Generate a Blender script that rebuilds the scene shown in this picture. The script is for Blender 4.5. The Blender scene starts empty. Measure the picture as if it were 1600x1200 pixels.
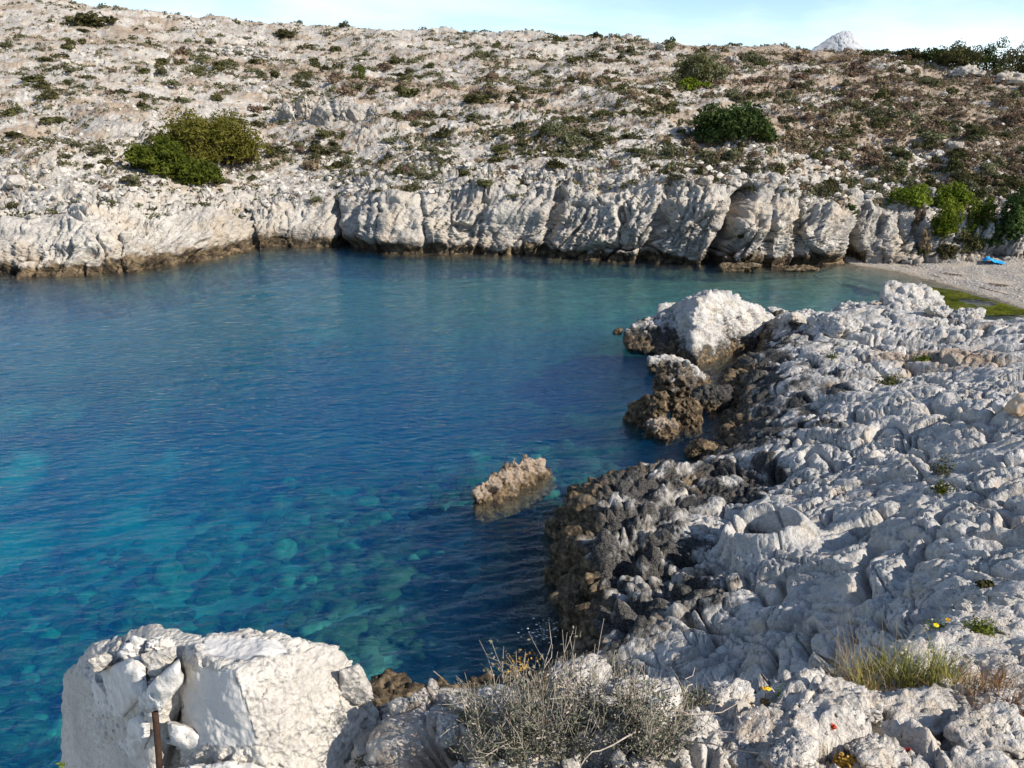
import bpy, bmesh, math, random
import numpy as np
from mathutils import Vector, Matrix

# ------------------------------------------------------------------ camera, sky, sun, exposure
SC = bpy.context.scene
COL = SC.collection
F = 1209.0                       # focal length in photograph pixels (1600 wide)
PITCH = math.radians(20.41)
H = 9.0                          # eye height above the water
CP, SP = math.cos(PITCH), math.sin(PITCH)

cam_data = bpy.data.cameras.new("camera")
cam_data.sensor_width = 36.0
cam_data.lens = 36.0 * F / 1600.0
cam_data.clip_start = 0.05
cam_data.clip_end = 3000.0
cam = bpy.data.objects.new("camera", cam_data)
cam.location = (0, 0, H)
cam.rotation_euler = (math.pi / 2 - PITCH, 0, 0)
COL.objects.link(cam)
SC.camera = cam

SUN_DIR = Vector((0.79, -0.44, 0.61)).normalized()
SUN_EL = math.asin(SUN_DIR.z)
SUN_AZ = math.atan2(SUN_DIR.x, SUN_DIR.y)

world = bpy.data.worlds.new("World")
SC.world = world
world.use_nodes = True
wn = world.node_tree
wn.nodes.clear()
w_out = wn.nodes.new("ShaderNodeOutputWorld")
w_bg = wn.nodes.new("ShaderNodeBackground")
w_sky = wn.nodes.new("ShaderNodeTexSky")
w_sky.sky_type = 'NISHITA'
w_sky.sun_disc = False
w_sky.sun_elevation = SUN_EL
w_sky.sun_rotation = SUN_AZ
w_sky.air_density = 0.75
w_sky.dust_density = 0.0
w_sky.ozone_density = 2.0
w_bg.inputs['Strength'].default_value = 0.125
# thin high cloud: noise on the direction flattened to a cloud layer
w_tc = wn.nodes.new("ShaderNodeTexCoord")
w_sep = wn.nodes.new("ShaderNodeSeparateXYZ")
wn.links.new(w_tc.outputs['Generated'], w_sep.inputs[0])
def wmath(op, a, b=None, clamp=False):
    n = wn.nodes.new("ShaderNodeMath"); n.operation = op; n.use_clamp = clamp
    for i, v in enumerate((a, b)):
        if v is None: continue
        if isinstance(v, (int, float)): n.inputs[i].default_value = v
        else: wn.links.new(v, n.inputs[i])
    return n.outputs[0]
zz = wmath('ADD', wmath('MAXIMUM', w_sep.outputs[2], 0.0), 0.16)
w_cmb = wn.nodes.new("ShaderNodeCombineXYZ")
wn.links.new(wmath('DIVIDE', w_sep.outputs[0], zz), w_cmb.inputs[0])
wn.links.new(wmath('DIVIDE', w_sep.outputs[1], zz), w_cmb.inputs[1])
w_noise = wn.nodes.new("ShaderNodeTexNoise")
w_noise.inputs['Scale'].default_value = 0.55
w_noise.inputs['Detail'].default_value = 7.0
w_noise.inputs['Roughness'].default_value = 0.55
w_noise.inputs['Distortion'].default_value = 0.4
wn.links.new(w_cmb.outputs[0], w_noise.inputs['Vector'])
w_ramp = wn.nodes.new("ShaderNodeValToRGB")
w_ramp.color_ramp.elements[0].position = 0.42
w_ramp.color_ramp.elements[0].color = (0, 0, 0, 1)
w_ramp.color_ramp.elements[1].position = 0.60
w_ramp.color_ramp.elements[1].color = (1, 1, 1, 1)
wn.links.new(w_noise.outputs[0], w_ramp.inputs[0])
# thinner overhead than towards the horizon, as any level sheet of cloud looks
w_amt = wmath('MULTIPLY', w_ramp.outputs[0], wmath('DIVIDE', 0.09, zz), True)
w_mix = wn.nodes.new("ShaderNodeMix"); w_mix.data_type = 'RGBA'
wn.links.new(w_amt, w_mix.inputs[0])
wn.links.new(w_sky.outputs[0], w_mix.inputs[6])
w_mix.inputs[7].default_value = (8.4, 9.0, 10.0, 1)
wn.links.new(w_mix.outputs[2], w_bg.inputs[0])
wn.links.new(w_bg.outputs[0], w_out.inputs[0])

sun_data = bpy.data.lights.new("sun", 'SUN')
sun_data.energy = 4.9
sun_data.angle = math.radians(0.5)
sun_data.color = (1.0, 0.93, 0.83)
sun = bpy.data.objects.new("sun", sun_data)
sun.rotation_euler = SUN_DIR.to_track_quat('Z', 'Y').to_euler()
COL.objects.link(sun)

SC.view_settings.view_transform = 'Standard'
SC.view_settings.look = 'None'
SC.view_settings.gamma = 1.0
SC.view_settings.exposure = 0.58
SC.view_settings.use_curve_mapping = False
SC.render.engine = 'CYCLES'
SC.cycles.use_denoising = True
SC.cycles.max_bounces = 8
SC.cycles.transparent_max_bounces = 12
SC.cycles.volume_bounces = 3
SC.cycles.caustics_refractive = False
SC.cycles.caustics_reflective = False

RNG = np.random.default_rng(7)
random.seed(7)

# ------------------------------------------------------------------ rays from the photograph
def ray(px, py):
    a = (np.asarray(px, float) - 800.0) / F
    b = (600.0 - np.asarray(py, float)) / F
    return a, CP + b * SP, -SP + b * CP
def at_z(px, py, z=0.0):
    a, dy, dz = ray(px, py)
    t = (z - H) / dz
    return np.array([a * t, dy * t, z + 0 * t])
def at_y(px, py, y):
    a, dy, dz = ray(px, py)
    t = y / dy
    return np.array([a * t, y + 0 * t, H + dz * t])
def at_d(px, py, t):
    a, dy, dz = ray(px, py)
    return np.array([a * t, dy * t, H + dz * t])
def project(P):
    d = P - np.array([0, 0, H])
    zc = d[..., 1] * CP - d[..., 2] * SP
    up = d[..., 1] * SP + d[..., 2] * CP
    zc = np.maximum(zc, 0.05)
    return 800 + F * d[..., 0] / zc, 600 - F * up / zc, zc

# ------------------------------------------------------------------ noise
def _hash(ix, iy, iz, seed):
    h = (ix.astype(np.uint32) * np.uint32(374761393) + iy.astype(np.uint32) * np.uint32(668265263)
         + iz.astype(np.uint32) * np.uint32(2147483647) + np.uint32((seed * 1274126177) & 0xffffffff))
    h = (h ^ (h >> np.uint32(13))) * np.uint32(1274126177)
    h = (h ^ (h >> np.uint32(16))) * np.uint32(2246822519)
    return h ^ (h >> np.uint32(15))
def perlin(p, seed=0):
    p = np.asarray(p, np.float32)
    i = np.floor(p).astype(np.int64)
    f = p - i
    u = f * f * f * (f * (f * 6 - 15) + 10)
    out = 0
    for dx in (0, 1):
        wx = u[:, 0] if dx else 1 - u[:, 0]
        for dy in (0, 1):
            wy = u[:, 1] if dy else 1 - u[:, 1]
            for dz in (0, 1):
                wz = u[:, 2] if dz else 1 - u[:, 2]
                h = _hash(i[:, 0] + dx, i[:, 1] + dy, i[:, 2] + dz, seed)
                g0 = (h & np.uint32(1023)).astype(np.float32) / 511.5 - 1
                g1 = ((h >> np.uint32(10)) & np.uint32(1023)).astype(np.float32) / 511.5 - 1
                g2 = ((h >> np.uint32(20)) & np.uint32(1023)).astype(np.float32) / 511.5 - 1
                out = out + wx * wy * wz * (g0 * (f[:, 0] - dx) + g1 * (f[:, 1] - dy) + g2 * (f[:, 2] - dz))
    return out * 1.4
def fbm(p, seed=0, octaves=4, gain=0.5, lac=2.03):
    out, a, s = 0, 1.0, 1.0
    for o in range(octaves):
        out = out + a * perlin(p * s, seed + o * 17)
        a *= gain; s *= lac
    return out
def ridged(p, seed=0, octaves=4, gain=0.5):
    out, a, s = 0, 1.0, 1.0
    for o in range(octaves):
        out = out + a * (1 - np.abs(perlin(p * s, seed + o * 13)) * 2)
        a *= gain; s *= 2.07
    return out
def worley(p, seed=0):
    p = np.asarray(p, np.float32)
    i = np.floor(p).astype(np.int64)
    f = p - i
    n = len(p)
    f1 = np.full(n, 9, np.float32); f2 = np.full(n, 9, np.float32); cid = np.zeros(n, np.float32)
    for dx in (-1, 0, 1):
        for dy in (-1, 0, 1):
            for dz in (-1, 0, 1):
                h = _hash(i[:, 0] + dx, i[:, 1] + dy, i[:, 2] + dz, seed)
                x = dx + (h & np.uint32(1023)).astype(np.float32) / 1023 - f[:, 0]
                y = dy + ((h >> np.uint32(10)) & np.uint32(1023)).astype(np.float32) / 1023 - f[:, 1]
                z = dz + ((h >> np.uint32(20)) & np.uint32(1023)).astype(np.float32) / 1023 - f[:, 2]
                d = x * x + y * y + z * z
                near = d < f1
                f2 = np.where(near, f1, np.minimum(f2, d))
                cid = np.where(near, (h >> np.uint32(4) & np.uint32(4095)).astype(np.float32) / 4095, cid)
                f1 = np.where(near, d, f1)
    return np.sqrt(f1), np.sqrt(f2), cid
def facets(p, seed=0):
    """Cells as tilted planes: step height, tilt across the cell, distance to the cell's edge."""
    p = np.asarray(p, np.float32)
    i = np.floor(p).astype(np.int64)
    f = p - i
    n = len(p)
    f1 = np.full(n, 9, np.float32); f2 = np.full(n, 9, np.float32)
    cid = np.zeros(n, np.float32); tilt = np.zeros(n, np.float32)
    for dx in (-1, 0, 1):
        for dy in (-1, 0, 1):
            for dz in (-1, 0, 1):
                h = _hash(i[:, 0] + dx, i[:, 1] + dy, i[:, 2] + dz, seed)
                x = dx + (h & np.uint32(1023)).astype(np.float32) / 1023 - f[:, 0]
                y = dy + ((h >> np.uint32(10)) & np.uint32(1023)).astype(np.float32) / 1023 - f[:, 1]
                z = dz + ((h >> np.uint32(20)) & np.uint32(1023)).astype(np.float32) / 1023 - f[:, 2]
                d = x * x + y * y + z * z
                near = d < f1
                h2 = (h ^ np.uint32(0x9e3779b9)) * np.uint32(2654435761)
                t = x * ((h2 & np.uint32(1023)).astype(np.float32) / 511.5 - 1) + y * (((h2 >> np.uint32(10)) & np.uint32(1023)).astype(np.float32) / 511.5 - 1) + z * (((h2 >> np.uint32(20)) & np.uint32(1023)).astype(np.float32) / 511.5 - 1)
                f2 = np.where(near, f1, np.minimum(f2, d))
                cid = np.where(near, (h2 >> np.uint32(7) & np.uint32(4095)).astype(np.float32) / 4095, cid)
                tilt = np.where(near, t, tilt)
                f1 = np.where(near, d, f1)
    return cid - 0.5, tilt, np.sqrt(f2) - np.sqrt(f1)
def sstep(a, b, x):
    t = np.clip((x - a) / (b - a), 0, 1)
    return t * t * (3 - 2 * t)
def blur(a, k, axis=0):
    if k < 1: return a
    w = np.hanning(2 * k + 3)[1:-1]; w /= w.sum()
    pad = [(0, 0)] * a.ndim; pad[axis] = (k, k)
    b = np.pad(a, pad, mode='edge')
    return np.apply_along_axis(lambda v: np.convolve(v, w, 'valid'), axis, b)
def rbf(pts, q, lam=0.02):
    """Smooth surface z(x, y) through control points (linear kernel plus a plane)."""
    pts = np.asarray(pts, float)
    n = len(pts)
    d = np.hypot(pts[:, None, 0] - pts[None, :, 0], pts[:, None, 1] - pts[None, :, 1])
    A = np.zeros((n + 3, n + 3))
    A[:n, :n] = np.sqrt(d * d + 0.15) - lam * np.eye(n)
    A[:n, n] = 1; A[:n, n + 1] = pts[:, 0]; A[:n, n + 2] = pts[:, 1]
    A[n:, :n] = A[:n, n:].T
    w = np.linalg.solve(A, np.concatenate([pts[:, 2], [0, 0, 0]]))
    out = w[n] + w[n + 1] * q[:, 0] + w[n + 2] * q[:, 1]
    for k in range(n):
        out = out + w[k] * np.sqrt((q[:, 0] - pts[k, 0]) ** 2 + (q[:, 1] - pts[k, 1]) ** 2 + 0.15)
    return out
def poly_dist(q, line):
    best = np.full(len(q), 1e9)
    for a, b in zip(line[:-1], line[1:]):
        a = np.asarray(a[:2], float); b = np.asarray(b[:2], float)
        ab = b - a
        t = np.clip(((q - a) @ ab) / max(ab @ ab, 1e-9), 0, 1)
        best = np.minimum(best, np.hypot(*(q - a - t[:, None] * ab).T))
    return best
def inside(q, poly):
    c = np.zeros(len(q), bool)
    n = len(poly)
    for k in range(n):
        x0, y0 = poly[k][:2]; x1, y1 = poly[(k + 1) % n][:2]
        hit = ((y0 > q[:, 1]) != (y1 > q[:, 1]))
        xx = (x1 - x0) * (q[:, 1] - y0) / ((y1 - y0) if y1 != y0 else 1e-9) + x0
        c ^= hit & (q[:, 0] < xx)
    return c

# ------------------------------------------------------------------ mesh and object helpers
def mk_mesh(name, verts, faces, mats, smooth=True, mask=None, mat_index=None):
    verts = np.ascontiguousarray(verts, np.float32); faces = np.asarray(faces, np.int32)
    me = bpy.data.meshes.new(name)
    nv, nf, k = len(verts), len(faces), faces.shape[1]
    me.vertices.add(nv); me.vertices.foreach_set("co", verts.ravel())
    me.loops.add(nf * k); me.loops.foreach_set("vertex_index", np.ascontiguousarray(faces).ravel())
    me.polygons.add(nf)
    me.polygons.foreach_set("loop_start", np.arange(0, nf * k, k, dtype=np.int32))
    me.polygons.foreach_set("loop_total", np.full(nf, k, np.int32))
    me.update(calc_edges=True)
    me.polygons.foreach_set("use_smooth", np.full(nf, bool(smooth)))
    if mat_index is not None:
        me.polygons.foreach_set("material_index", np.asarray(mat_index, np.int32))
    if mask is not None:
        at = me.attributes.new("mask", 'FLOAT_COLOR', 'POINT')
        c = np.ones((nv, 4), np.float32); c[:, :mask.shape[1]] = mask
        at.data.foreach_set("color", c.ravel())
    for m in (mats if isinstance(mats, (list, tuple)) else [mats]):
        me.materials.append(m)
    me.validate(verbose=False)
    return me
def put(name, me, parent=None, loc=None, label=None, cat=None, group=None, kind=None, rz=0.0, scale=None):
    o = bpy.data.objects.new(name, me)
    COL.objects.link(o)
    if parent is not None: o.parent = parent
    if loc is not None: o.location = [float(v) for v in loc]
    if rz: o.rotation_euler = (0, 0, rz)
    if scale is not None: o.scale = scale if hasattr(scale, '__len__') else (scale,) * 3
    for k, v in (("label", label), ("category", cat), ("group", group), ("kind", kind)):
        if v: o[k] = v
    return o
def grid_faces(nu, nv, keep=None):
    a = np.arange(nu * nv).reshape(nu, nv)
    q = np.stack([a[:-1, :-1], a[1:, :-1], a[1:, 1:], a[:-1, 1:]], -1).reshape(-1, 4)
    if keep is not None:
        q = q[keep.ravel()[q].any(1)]
    return q
def compact(V, Fc, *extra):
    used = np.unique(Fc)
    remap = np.full(len(V), -1); remap[used] = np.arange(len(used))
    return (V[used], remap[Fc]) + tuple(e[used] for e in extra)
def grid_normals(P):
    du = np.gradient(P, axis=0); dv = np.gradient(P, axis=1)
    n = np.cross(du, dv)
    return n / np.maximum(np.linalg.norm(n, axis=-1, keepdims=True), 1e-9)
_ico = {}
def ico(sub):
    if sub not in _ico:
        bm = bmesh.new(); bmesh.ops.create_icosphere(bm, subdivisions=sub, radius=1.0)
        v = np.array([x.co[:] for x in bm.verts]); f = np.array([[x.index for x in p.verts] for p in bm.faces])
        bm.free(); _ico[sub] = (v / np.linalg.norm(v, axis=1, keepdims=True), f)
    return _ico[sub]
def unit(n, rng):
    v = rng.normal(size=(n, 3)); return v / np.linalg.norm(v, axis=1, keepdims=True)
def rock_shape(seed, dims, sub=4, planes=14, p=14, rough=0.05, crack=0.0, cscale=2.0, normals=None, offsets=None, flat=0.6):
    """A faceted boulder: rounded intersection of half-spaces, then cracks and grain."""
    rng = np.random.default_rng(seed)
    d, f = ico(sub)
    if normals is None:
        normals = unit(planes, rng); offsets = rng.uniform(0.62, 1.0, planes)
        normals = np.concatenate([normals, np.eye(3), -np.eye(3)]); offsets = np.concatenate([offsets, np.full(6, 1.0)])
    dn = np.maximum(d @ normals.T, 0) / offsets
    r = (dn ** p).sum(1) ** (-1.0 / p)
    V = d * r[:, None] * np.asarray(dims)
    size = float(np.mean(dims))
    q = V / size
    disp = rough * fbm(q * 2.2 + seed, seed, 5, 0.55)
    if crack > 0:
        wq = q * cscale + 0.25 * np.stack([perlin(q * 3 + 5, seed), perlin(q * 3 + 9, seed), perlin(q * 3 + 13, seed)], 1)
        f1, f2, cid = worley(wq, seed)
        disp = disp - crack * (1 - sstep(0, 0.16, f2 - f1)) + crack * 0.7 * (cid - 0.5)
    V = V + d * (disp * size)[:, None]
    return V, f
def hull_planes(points):
    bm = bmesh.new()
    for q in points: bm.verts.new(q)
    bmesh.ops.convex_hull(bm, input=bm.verts[:])
    bm.normal_update()
    c = np.mean(np.asarray(points), 0)
    ns, hs = [], []
    for fc in bm.faces:
        n = np.array(fc.normal[:]); h = float(n @ (np.array(fc.verts[0].co[:]) - c))
        if h < 0: n, h = -n, -h
        dup = any(abs(n @ m) > 0.995 and n @ m > 0 for m in ns)
        if not dup: ns.append(n); hs.append(max(h, 1e-3))
    bm.free()
    return c, np.array(ns), np.array(hs)
def leaf_mesh_data(C, size, N=None, aspect=0.5, rng=RNG, bend=0.6):
    """One rhombic leaf of two triangles per centre; normals N blended with random ones."""
    n = len(C)
    r = unit(n, rng)
    nn = r if N is None else (N * bend + r * (1 - bend) * 1.2)
    nn /= np.maximum(np.linalg.norm(nn, axis=1, keepdims=True), 1e-6)
    t = np.cross(nn, unit(n, rng)); t /= np.maximum(np.linalg.norm(t, axis=1, keepdims=True), 1e-6)
    b = np.cross(nn, t)
    s = (np.asarray(size) * np.ones(n))[:, None]
    V = np.stack([C - t * s * 0.5, C + b * s * 0.5 * aspect, C + t * s * 0.5, C - b * s * 0.5 * aspect], 1).reshape(-1, 3)
    return V, np.arange(n * 4).reshape(n, 4)
def tube_data(path, r0, r1, sides=4):
    path = np.asarray(path, float); n = len(path)
    t = np.gradient(path, axis=0); t /= np.maximum(np.linalg.norm(t, axis=1, keepdims=True), 1e-9)
    ref = np.where(np.abs(t[:, 2:3]) > 0.9, [[1.0, 0, 0]], [[0, 0, 1.0]])
    a = np.cross(t, ref); a /= np.maximum(np.linalg.norm(a, axis=1, keepdims=True), 1e-9)
    b = np.cross(t, a)
    rr = np.linspace(r0, r1, n)[:, None]
    V = []
    for k in range(sides):
        th = 2 * math.pi * k / sides
        V.append(path + rr * (a * math.cos(th) + b * math.sin(th)))
    V = np.stack(V, 1).reshape(-1, 3)
    fs = []
    for i in range(n - 1):
        for k in range(sides):
            k2 = (k + 1) % sides
            fs.append([i * sides + k, i * sides + k2, (i + 1) * sides + k2, (i + 1) * sides + k])
    return V, np.array(fs)
def join(parts):
    V, Fc, o = [], [], 0
    for v, f in parts:
        V.append(v); Fc.append(np.asarray(f) + o); o += len(v)
    return np.concatenate(V), np.concatenate(Fc)

# ------------------------------------------------------------------ materials
class NT:
    def __init__(s, name):
        s.m = bpy.data.materials.new(name); s.m.use_nodes = True
        s.t = s.m.node_tree; s.t.nodes.clear()
        s.out = s.t.nodes.new("ShaderNodeOutputMaterial")
    def node(s, typ, **kw):
        n = s.t.nodes.new(typ)
        for k, v in kw.items():
            if k in ('operation', 'data_type', 'blend_type', 'distance', 'feature', 'attribute_name', 'use_clamp', 'noise_dimensions', 'bands_direction', 'wave_type', 'rings_direction'):
                setattr(n, k, v)
        return n
    def link(s, a, b): s.t.links.new(a, b)
    def set(s, sock, v):
        if hasattr(v, 'links') or isinstance(v, bpy.types.NodeSocket): s.link(v, sock)
        elif isinstance(v, (tuple, list)): sock.default_value = tuple(v) + ((1,) if len(v) == 3 and sock.type == 'RGBA' else ())
        else: sock.default_value = v
    def pos(s):
        return s.node("ShaderNodeNewGeometry").outputs['Position']
    def obj(s):
        return s.node("ShaderNodeTexCoord").outputs['Object']
    def scale(s, vec, xyz, rot=(0, 0, 0)):
        n = s.node("ShaderNodeMapping"); n.vector_type = 'POINT'
        s.link(vec, n.inputs[0]); n.inputs['Scale'].default_value = xyz; n.inputs['Rotation'].default_value = rot
        return n.outputs[0]
    def noise(s, vec, scale, detail=4, rough=0.55, dist=0.0):
        n = s.node("ShaderNodeTexNoise"); s.link(vec, n.inputs['Vector'])
        n.inputs['Scale'].default_value = scale; n.inputs['Detail'].default_value = detail
        n.inputs['Roughness'].default_value = rough; n.inputs['Distortion'].default_value = dist
        return n.outputs[0]
    def voronoi(s, vec, scale, feature='F1'):
        n = s.node("ShaderNodeTexVoronoi", feature=feature); s.link(vec, n.inputs['Vector'])
        n.inputs['Scale'].default_value = scale
        return n.outputs[0]
    def ramp(s, fac, stops):
        n = s.node("ShaderNodeValToRGB"); s.link(fac, n.inputs[0])
        el = n.color_ramp.elements
        while len(el) < len(stops): el.new(0.5)
        for e, (p, c) in zip(el, stops):
            e.position = p; e.color = tuple(c) + (1,) if len(c) == 3 else c
        return n.outputs[0]
    def math(s, op, a, b=0.0, clamp=False):
        n = s.node("ShaderNodeMath", operation=op, use_clamp=clamp)
        s.set(n.inputs[0], a); s.set(n.inputs[1], b)
        return n.outputs[0]
    def mix(s, fac, a, b, blend='MIX'):
        n = s.node("ShaderNodeMix", data_type='RGBA', blend_type=blend)
        s.set(n.inputs[0], fac); s.set(n.inputs[6], a); s.set(n.inputs[7], b)
        return n.outputs[2]
    def mask(s):
        a = s.node("ShaderNodeAttribute", attribute_name="mask")
        sp = s.node("ShaderNodeSeparateColor"); s.link(a.outputs['Color'], sp.inputs[0])
        return sp.outputs
    def bump(s, h, strength, dist, normal=None):
        n = s.node("ShaderNodeBump"); n.inputs['Strength'].default_value = strength; n.inputs['Distance'].default_value = dist
        s.link(h, n.inputs['Height'])
        if normal is not None: s.link(normal, n.inputs['Normal'])
        return n.outputs[0]
    def principled(s, color, rough=0.9, normal=None, spec=0.25, **kw):
        n = s.node("ShaderNodeBsdfPrincipled")
        s.set(n.inputs['Base Color'], color); s.set(n.inputs['Roughness'], rough)
        n.inputs['Specular IOR Level'].default_value = spec
        if normal is not None: s.link(normal, n.inputs['Normal'])
        for k, v in kw.items(): s.set(n.inputs[k], v)
        return n.outputs[0]
    def done(s, shader, vol=None):
        s.link(shader, s.out.inputs['Surface'])
        if vol is not None: s.link(vol, s.out.inputs['Volume'])
        return s.m

def limestone(name, light, dark, fine, bump_d, speck=0.35):
    """Weathered limestone. mask: R tidal brown, G soil, B black lichen, wet rock and painted shade."""
    n = NT(name); P = n.pos()
    a = n.noise(P, fine * 0.12, 6, 0.6)
    b = n.noise(P, fine, 8, 0.65)
    c = n.noise(P, fine * 5.0, 4, 0.6)
    base = n.ramp(a, [(0.33, dark), (0.62, light)])
    base = n.mix(n.ramp(b, [(0.48, (0, 0, 0)), (0.60, (speck,) * 3)]), base, tuple(0.55 * v for v in dark))
    lich = n.noise(P, fine * 0.45, 7, 0.7)
    base = n.mix(n.ramp(lich, [(0.52, (0, 0, 0)), (0.62, (speck * 1.2,) * 3)]), base, (dark[0] * 0.62, dark[1] * 0.63, dark[2] * 0.66))
    base = n.mix(n.ramp(c, [(0.55, (0, 0, 0)), (0.66, (speck * 1.3,) * 3)]), base, tuple(0.35 * v for v in dark))
    warm = n.ramp(n.noise(P, fine * 0.3, 3, 0.5), [(0.5, (0, 0, 0)), (0.72, (0.5,) * 3)])
    base = n.mix(warm, base, (light[0] * 0.95, light[1] * 0.80, light[2] * 0.62))
    r, g, bl = n.mask()
    brown = n.ramp(b, [(0.34, (0.022, 0.017, 0.012)), (0.48, (0.085, 0.062, 0.038)), (0.60, (0.20, 0.145, 0.085)), (0.72, (0.34, 0.265, 0.165))])
    soil = n.ramp(b, [(0.35, (0.18, 0.13, 0.09)), (0.6, (0.36, 0.28, 0.205)), (0.75, (0.48, 0.42, 0.35))])
    jit = n.math('MULTIPLY', n.math('SUBTRACT', b, 0.5), 1.3)
    def edge(sock, lo, hi):
        return n.ramp(n.math('ADD', sock, n.math('MULTIPLY', jit, n.math('MULTIPLY', n.math('SUBTRACT', 1.0, sock), n.math('MULTIPLY', sock, 4.0)))), [(lo, (0, 0, 0)), (hi, (1, 1, 1))])
    base = n.mix(edge(g, 0.2, 0.8), base, soil)
    base = n.mix(edge(bl, 0.25, 0.75), base, n.ramp(c, [(0.4, (0.018, 0.017, 0.017)), (0.62, (0.10, 0.095, 0.085))]))
    base = n.mix(edge(r, 0.25, 0.75), base, brown)
    vo = n.voronoi(n.scale(P, (1, 1, 1)), fine * 1.7)
    h = n.math('ADD', n.math('ADD', n.math('MULTIPLY', b, 1.0), n.math('MULTIPLY', c, 0.45)), n.math('MULTIPLY', vo, 0.5))
    nor = n.bump(h, 1.0, bump_d)
    return n.done(n.principled(base, 0.92, nor, 0.2))

M = {}
M['far'] = limestone("far_limestone", (0.51, 0.475, 0.42), (0.365, 0.335, 0.295), 1.6, 0.20, 0.36)
M['bank'] = limestone("shore_limestone", (0.55, 0.525, 0.485), (0.41, 0.395, 0.37), 7.0, 0.05, 0.38)
M['ledge'] = limestone("ledge_limestone", (0.66, 0.62, 0.56), (0.50, 0.46, 0.41), 26.0, 0.02, 0.36)

def foliage(name, dark, light, trans=0.25, scale=3.0):
    n = NT(name)
    P = n.obj()
    info = n.node("ShaderNodeObjectInfo").outputs['Random']
    k = n.noise(P, scale, 3, 0.6)
    col = n.ramp(k, [(0.35, dark), (0.65, light)])
    hs = n.node("ShaderNodeHueSaturation")
    n.link(col, hs.inputs['Color'])
    n.set(hs.inputs['Hue'], n.math('ADD', 0.485, n.math('MULTIPLY', info, 0.03)))
    n.set(hs.inputs['Value'], n.math('ADD', 0.75, n.math('MULTIPLY', info, 0.5)))
    d = n.node("ShaderNodeBsdfDiffuse"); n.link(hs.outputs[0], d.inputs[0])
    t = n.node("ShaderNodeBsdfTranslucent"); n.link(hs.outputs[0], t.inputs[0])
    mx = n.node("ShaderNodeMixShader"); mx.inputs[0].default_value = trans
    n.link(d.outputs[0], mx.inputs[1]); n.link(t.outputs[0], mx.inputs[2])
    return n.done(mx.outputs[0])
M['scrub_green'] = foliage("grey_green_leaves", (0.075, 0.08, 0.042), (0.19, 0.18, 0.10), 0.2)
M['scrub_dark'] = foliage("dark_olive_leaves", (0.042, 0.044, 0.018), (0.125, 0.118, 0.05), 0.2)
M['scrub_brown'] = foliage("dry_brown_leaves", (0.12, 0.085, 0.058), (0.28, 0.205, 0.14), 0.2)
M['pine_bright'] = foliage("yellow_green_needles", (0.075, 0.082, 0.014), (0.20, 0.19, 0.04), 0.3, 1.2)
M['pine_deep'] = foliage("deep_green_needles", (0.03, 0.045, 0.008), (0.12, 0.14, 0.022), 0.25, 1.2)
M['lentisk'] = foliage("dark_glossy_leaves", (0.024, 0.040, 0.013), (0.085, 0.125, 0.038), 0.2, 1.5)
M['ivy'] = foliage("fresh_green_leaves", (0.05, 0.075, 0.008), (0.19, 0.22, 0.03), 0.3, 1.0)
M['dry_twig'] = foliage("dry_twigs", (0.16, 0.13, 0.105), (0.36, 0.31, 0.26), 0.0, 30)
M['grey_leaf'] = foliage("grey_leaflets", (0.075, 0.08, 0.05), (0.20, 0.20, 0.14), 0.2, 18)
M['grass'] = foliage("grass_blades", (0.12, 0.13, 0.03), (0.36, 0.33, 0.11), 0.3, 6)
M['straw'] = foliage("straw_blades", (0.22, 0.14, 0.07), (0.45, 0.34, 0.20), 0.2, 6)
M['rust_grass'] = foliage("reddish_grass", (0.14, 0.065, 0.03), (0.30, 0.16, 0.08), 0.2, 6)
M['small_green'] = foliage("small_plant_leaves", (0.09, 0.13, 0.02), (0.25, 0.30, 0.06), 0.3, 10)
M['lichen_orange'] = foliage("orange_growth", (0.30, 0.17, 0.03), (0.62, 0.42, 0.09), 0.1, 25)
M['red_leaf'] = foliage("red_leaves", (0.30, 0.02, 0.02), (0.5, 0.06, 0.04), 0.2, 25)
M['yellow'] = foliage("yellow_petals", (0.75, 0.45, 0.02), (0.85, 0.6, 0.04), 0.2, 25)
def plain(name, c0, c1, scale, rough=0.85, bump=0.0):
    n = NT(name); P = n.obj()
    k = n.noise(P, scale, 6, 0.6)
    nor = n.bump(k, 0.8, bump) if bump else None
    return n.done(n.principled(n.ramp(k, [(0.35, c0), (0.65, c1)]), rough, nor))
M['bark'] = plain("bark", (0.06, 0.045, 0.035), (0.16, 0.12, 0.09), 8, 0.95, 0.01)
M['rust'] = plain("rusty_iron", (0.018, 0.010, 0.008), (0.055, 0.028, 0.018), 30, 0.85, 0.004)
M['towel'] = plain("blue_cloth", (0.01, 0.25, 0.62), (0.02, 0.38, 0.80), 9, 0.9, 0.01)
M['white_stone'] = plain("whitewashed_stone", (0.44, 0.42, 0.39), (0.62, 0.60, 0.56), 22, 0.9, 0.02)
M['orange_stone'] = plain("ochre_stone", (0.42, 0.28, 0.16), (0.58, 0.46, 0.34), 9, 0.9, 0.01)
M['rubble'] = plain("pale_rubble", (0.36, 0.33, 0.29), (0.54, 0.50, 0.44), 4, 0.95, 0.04)
M['grey_rock'] = plain("blue_grey_rock", (0.30, 0.315, 0.34), (0.44, 0.445, 0.455), 0.6, 0.95, 0.1)
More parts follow.
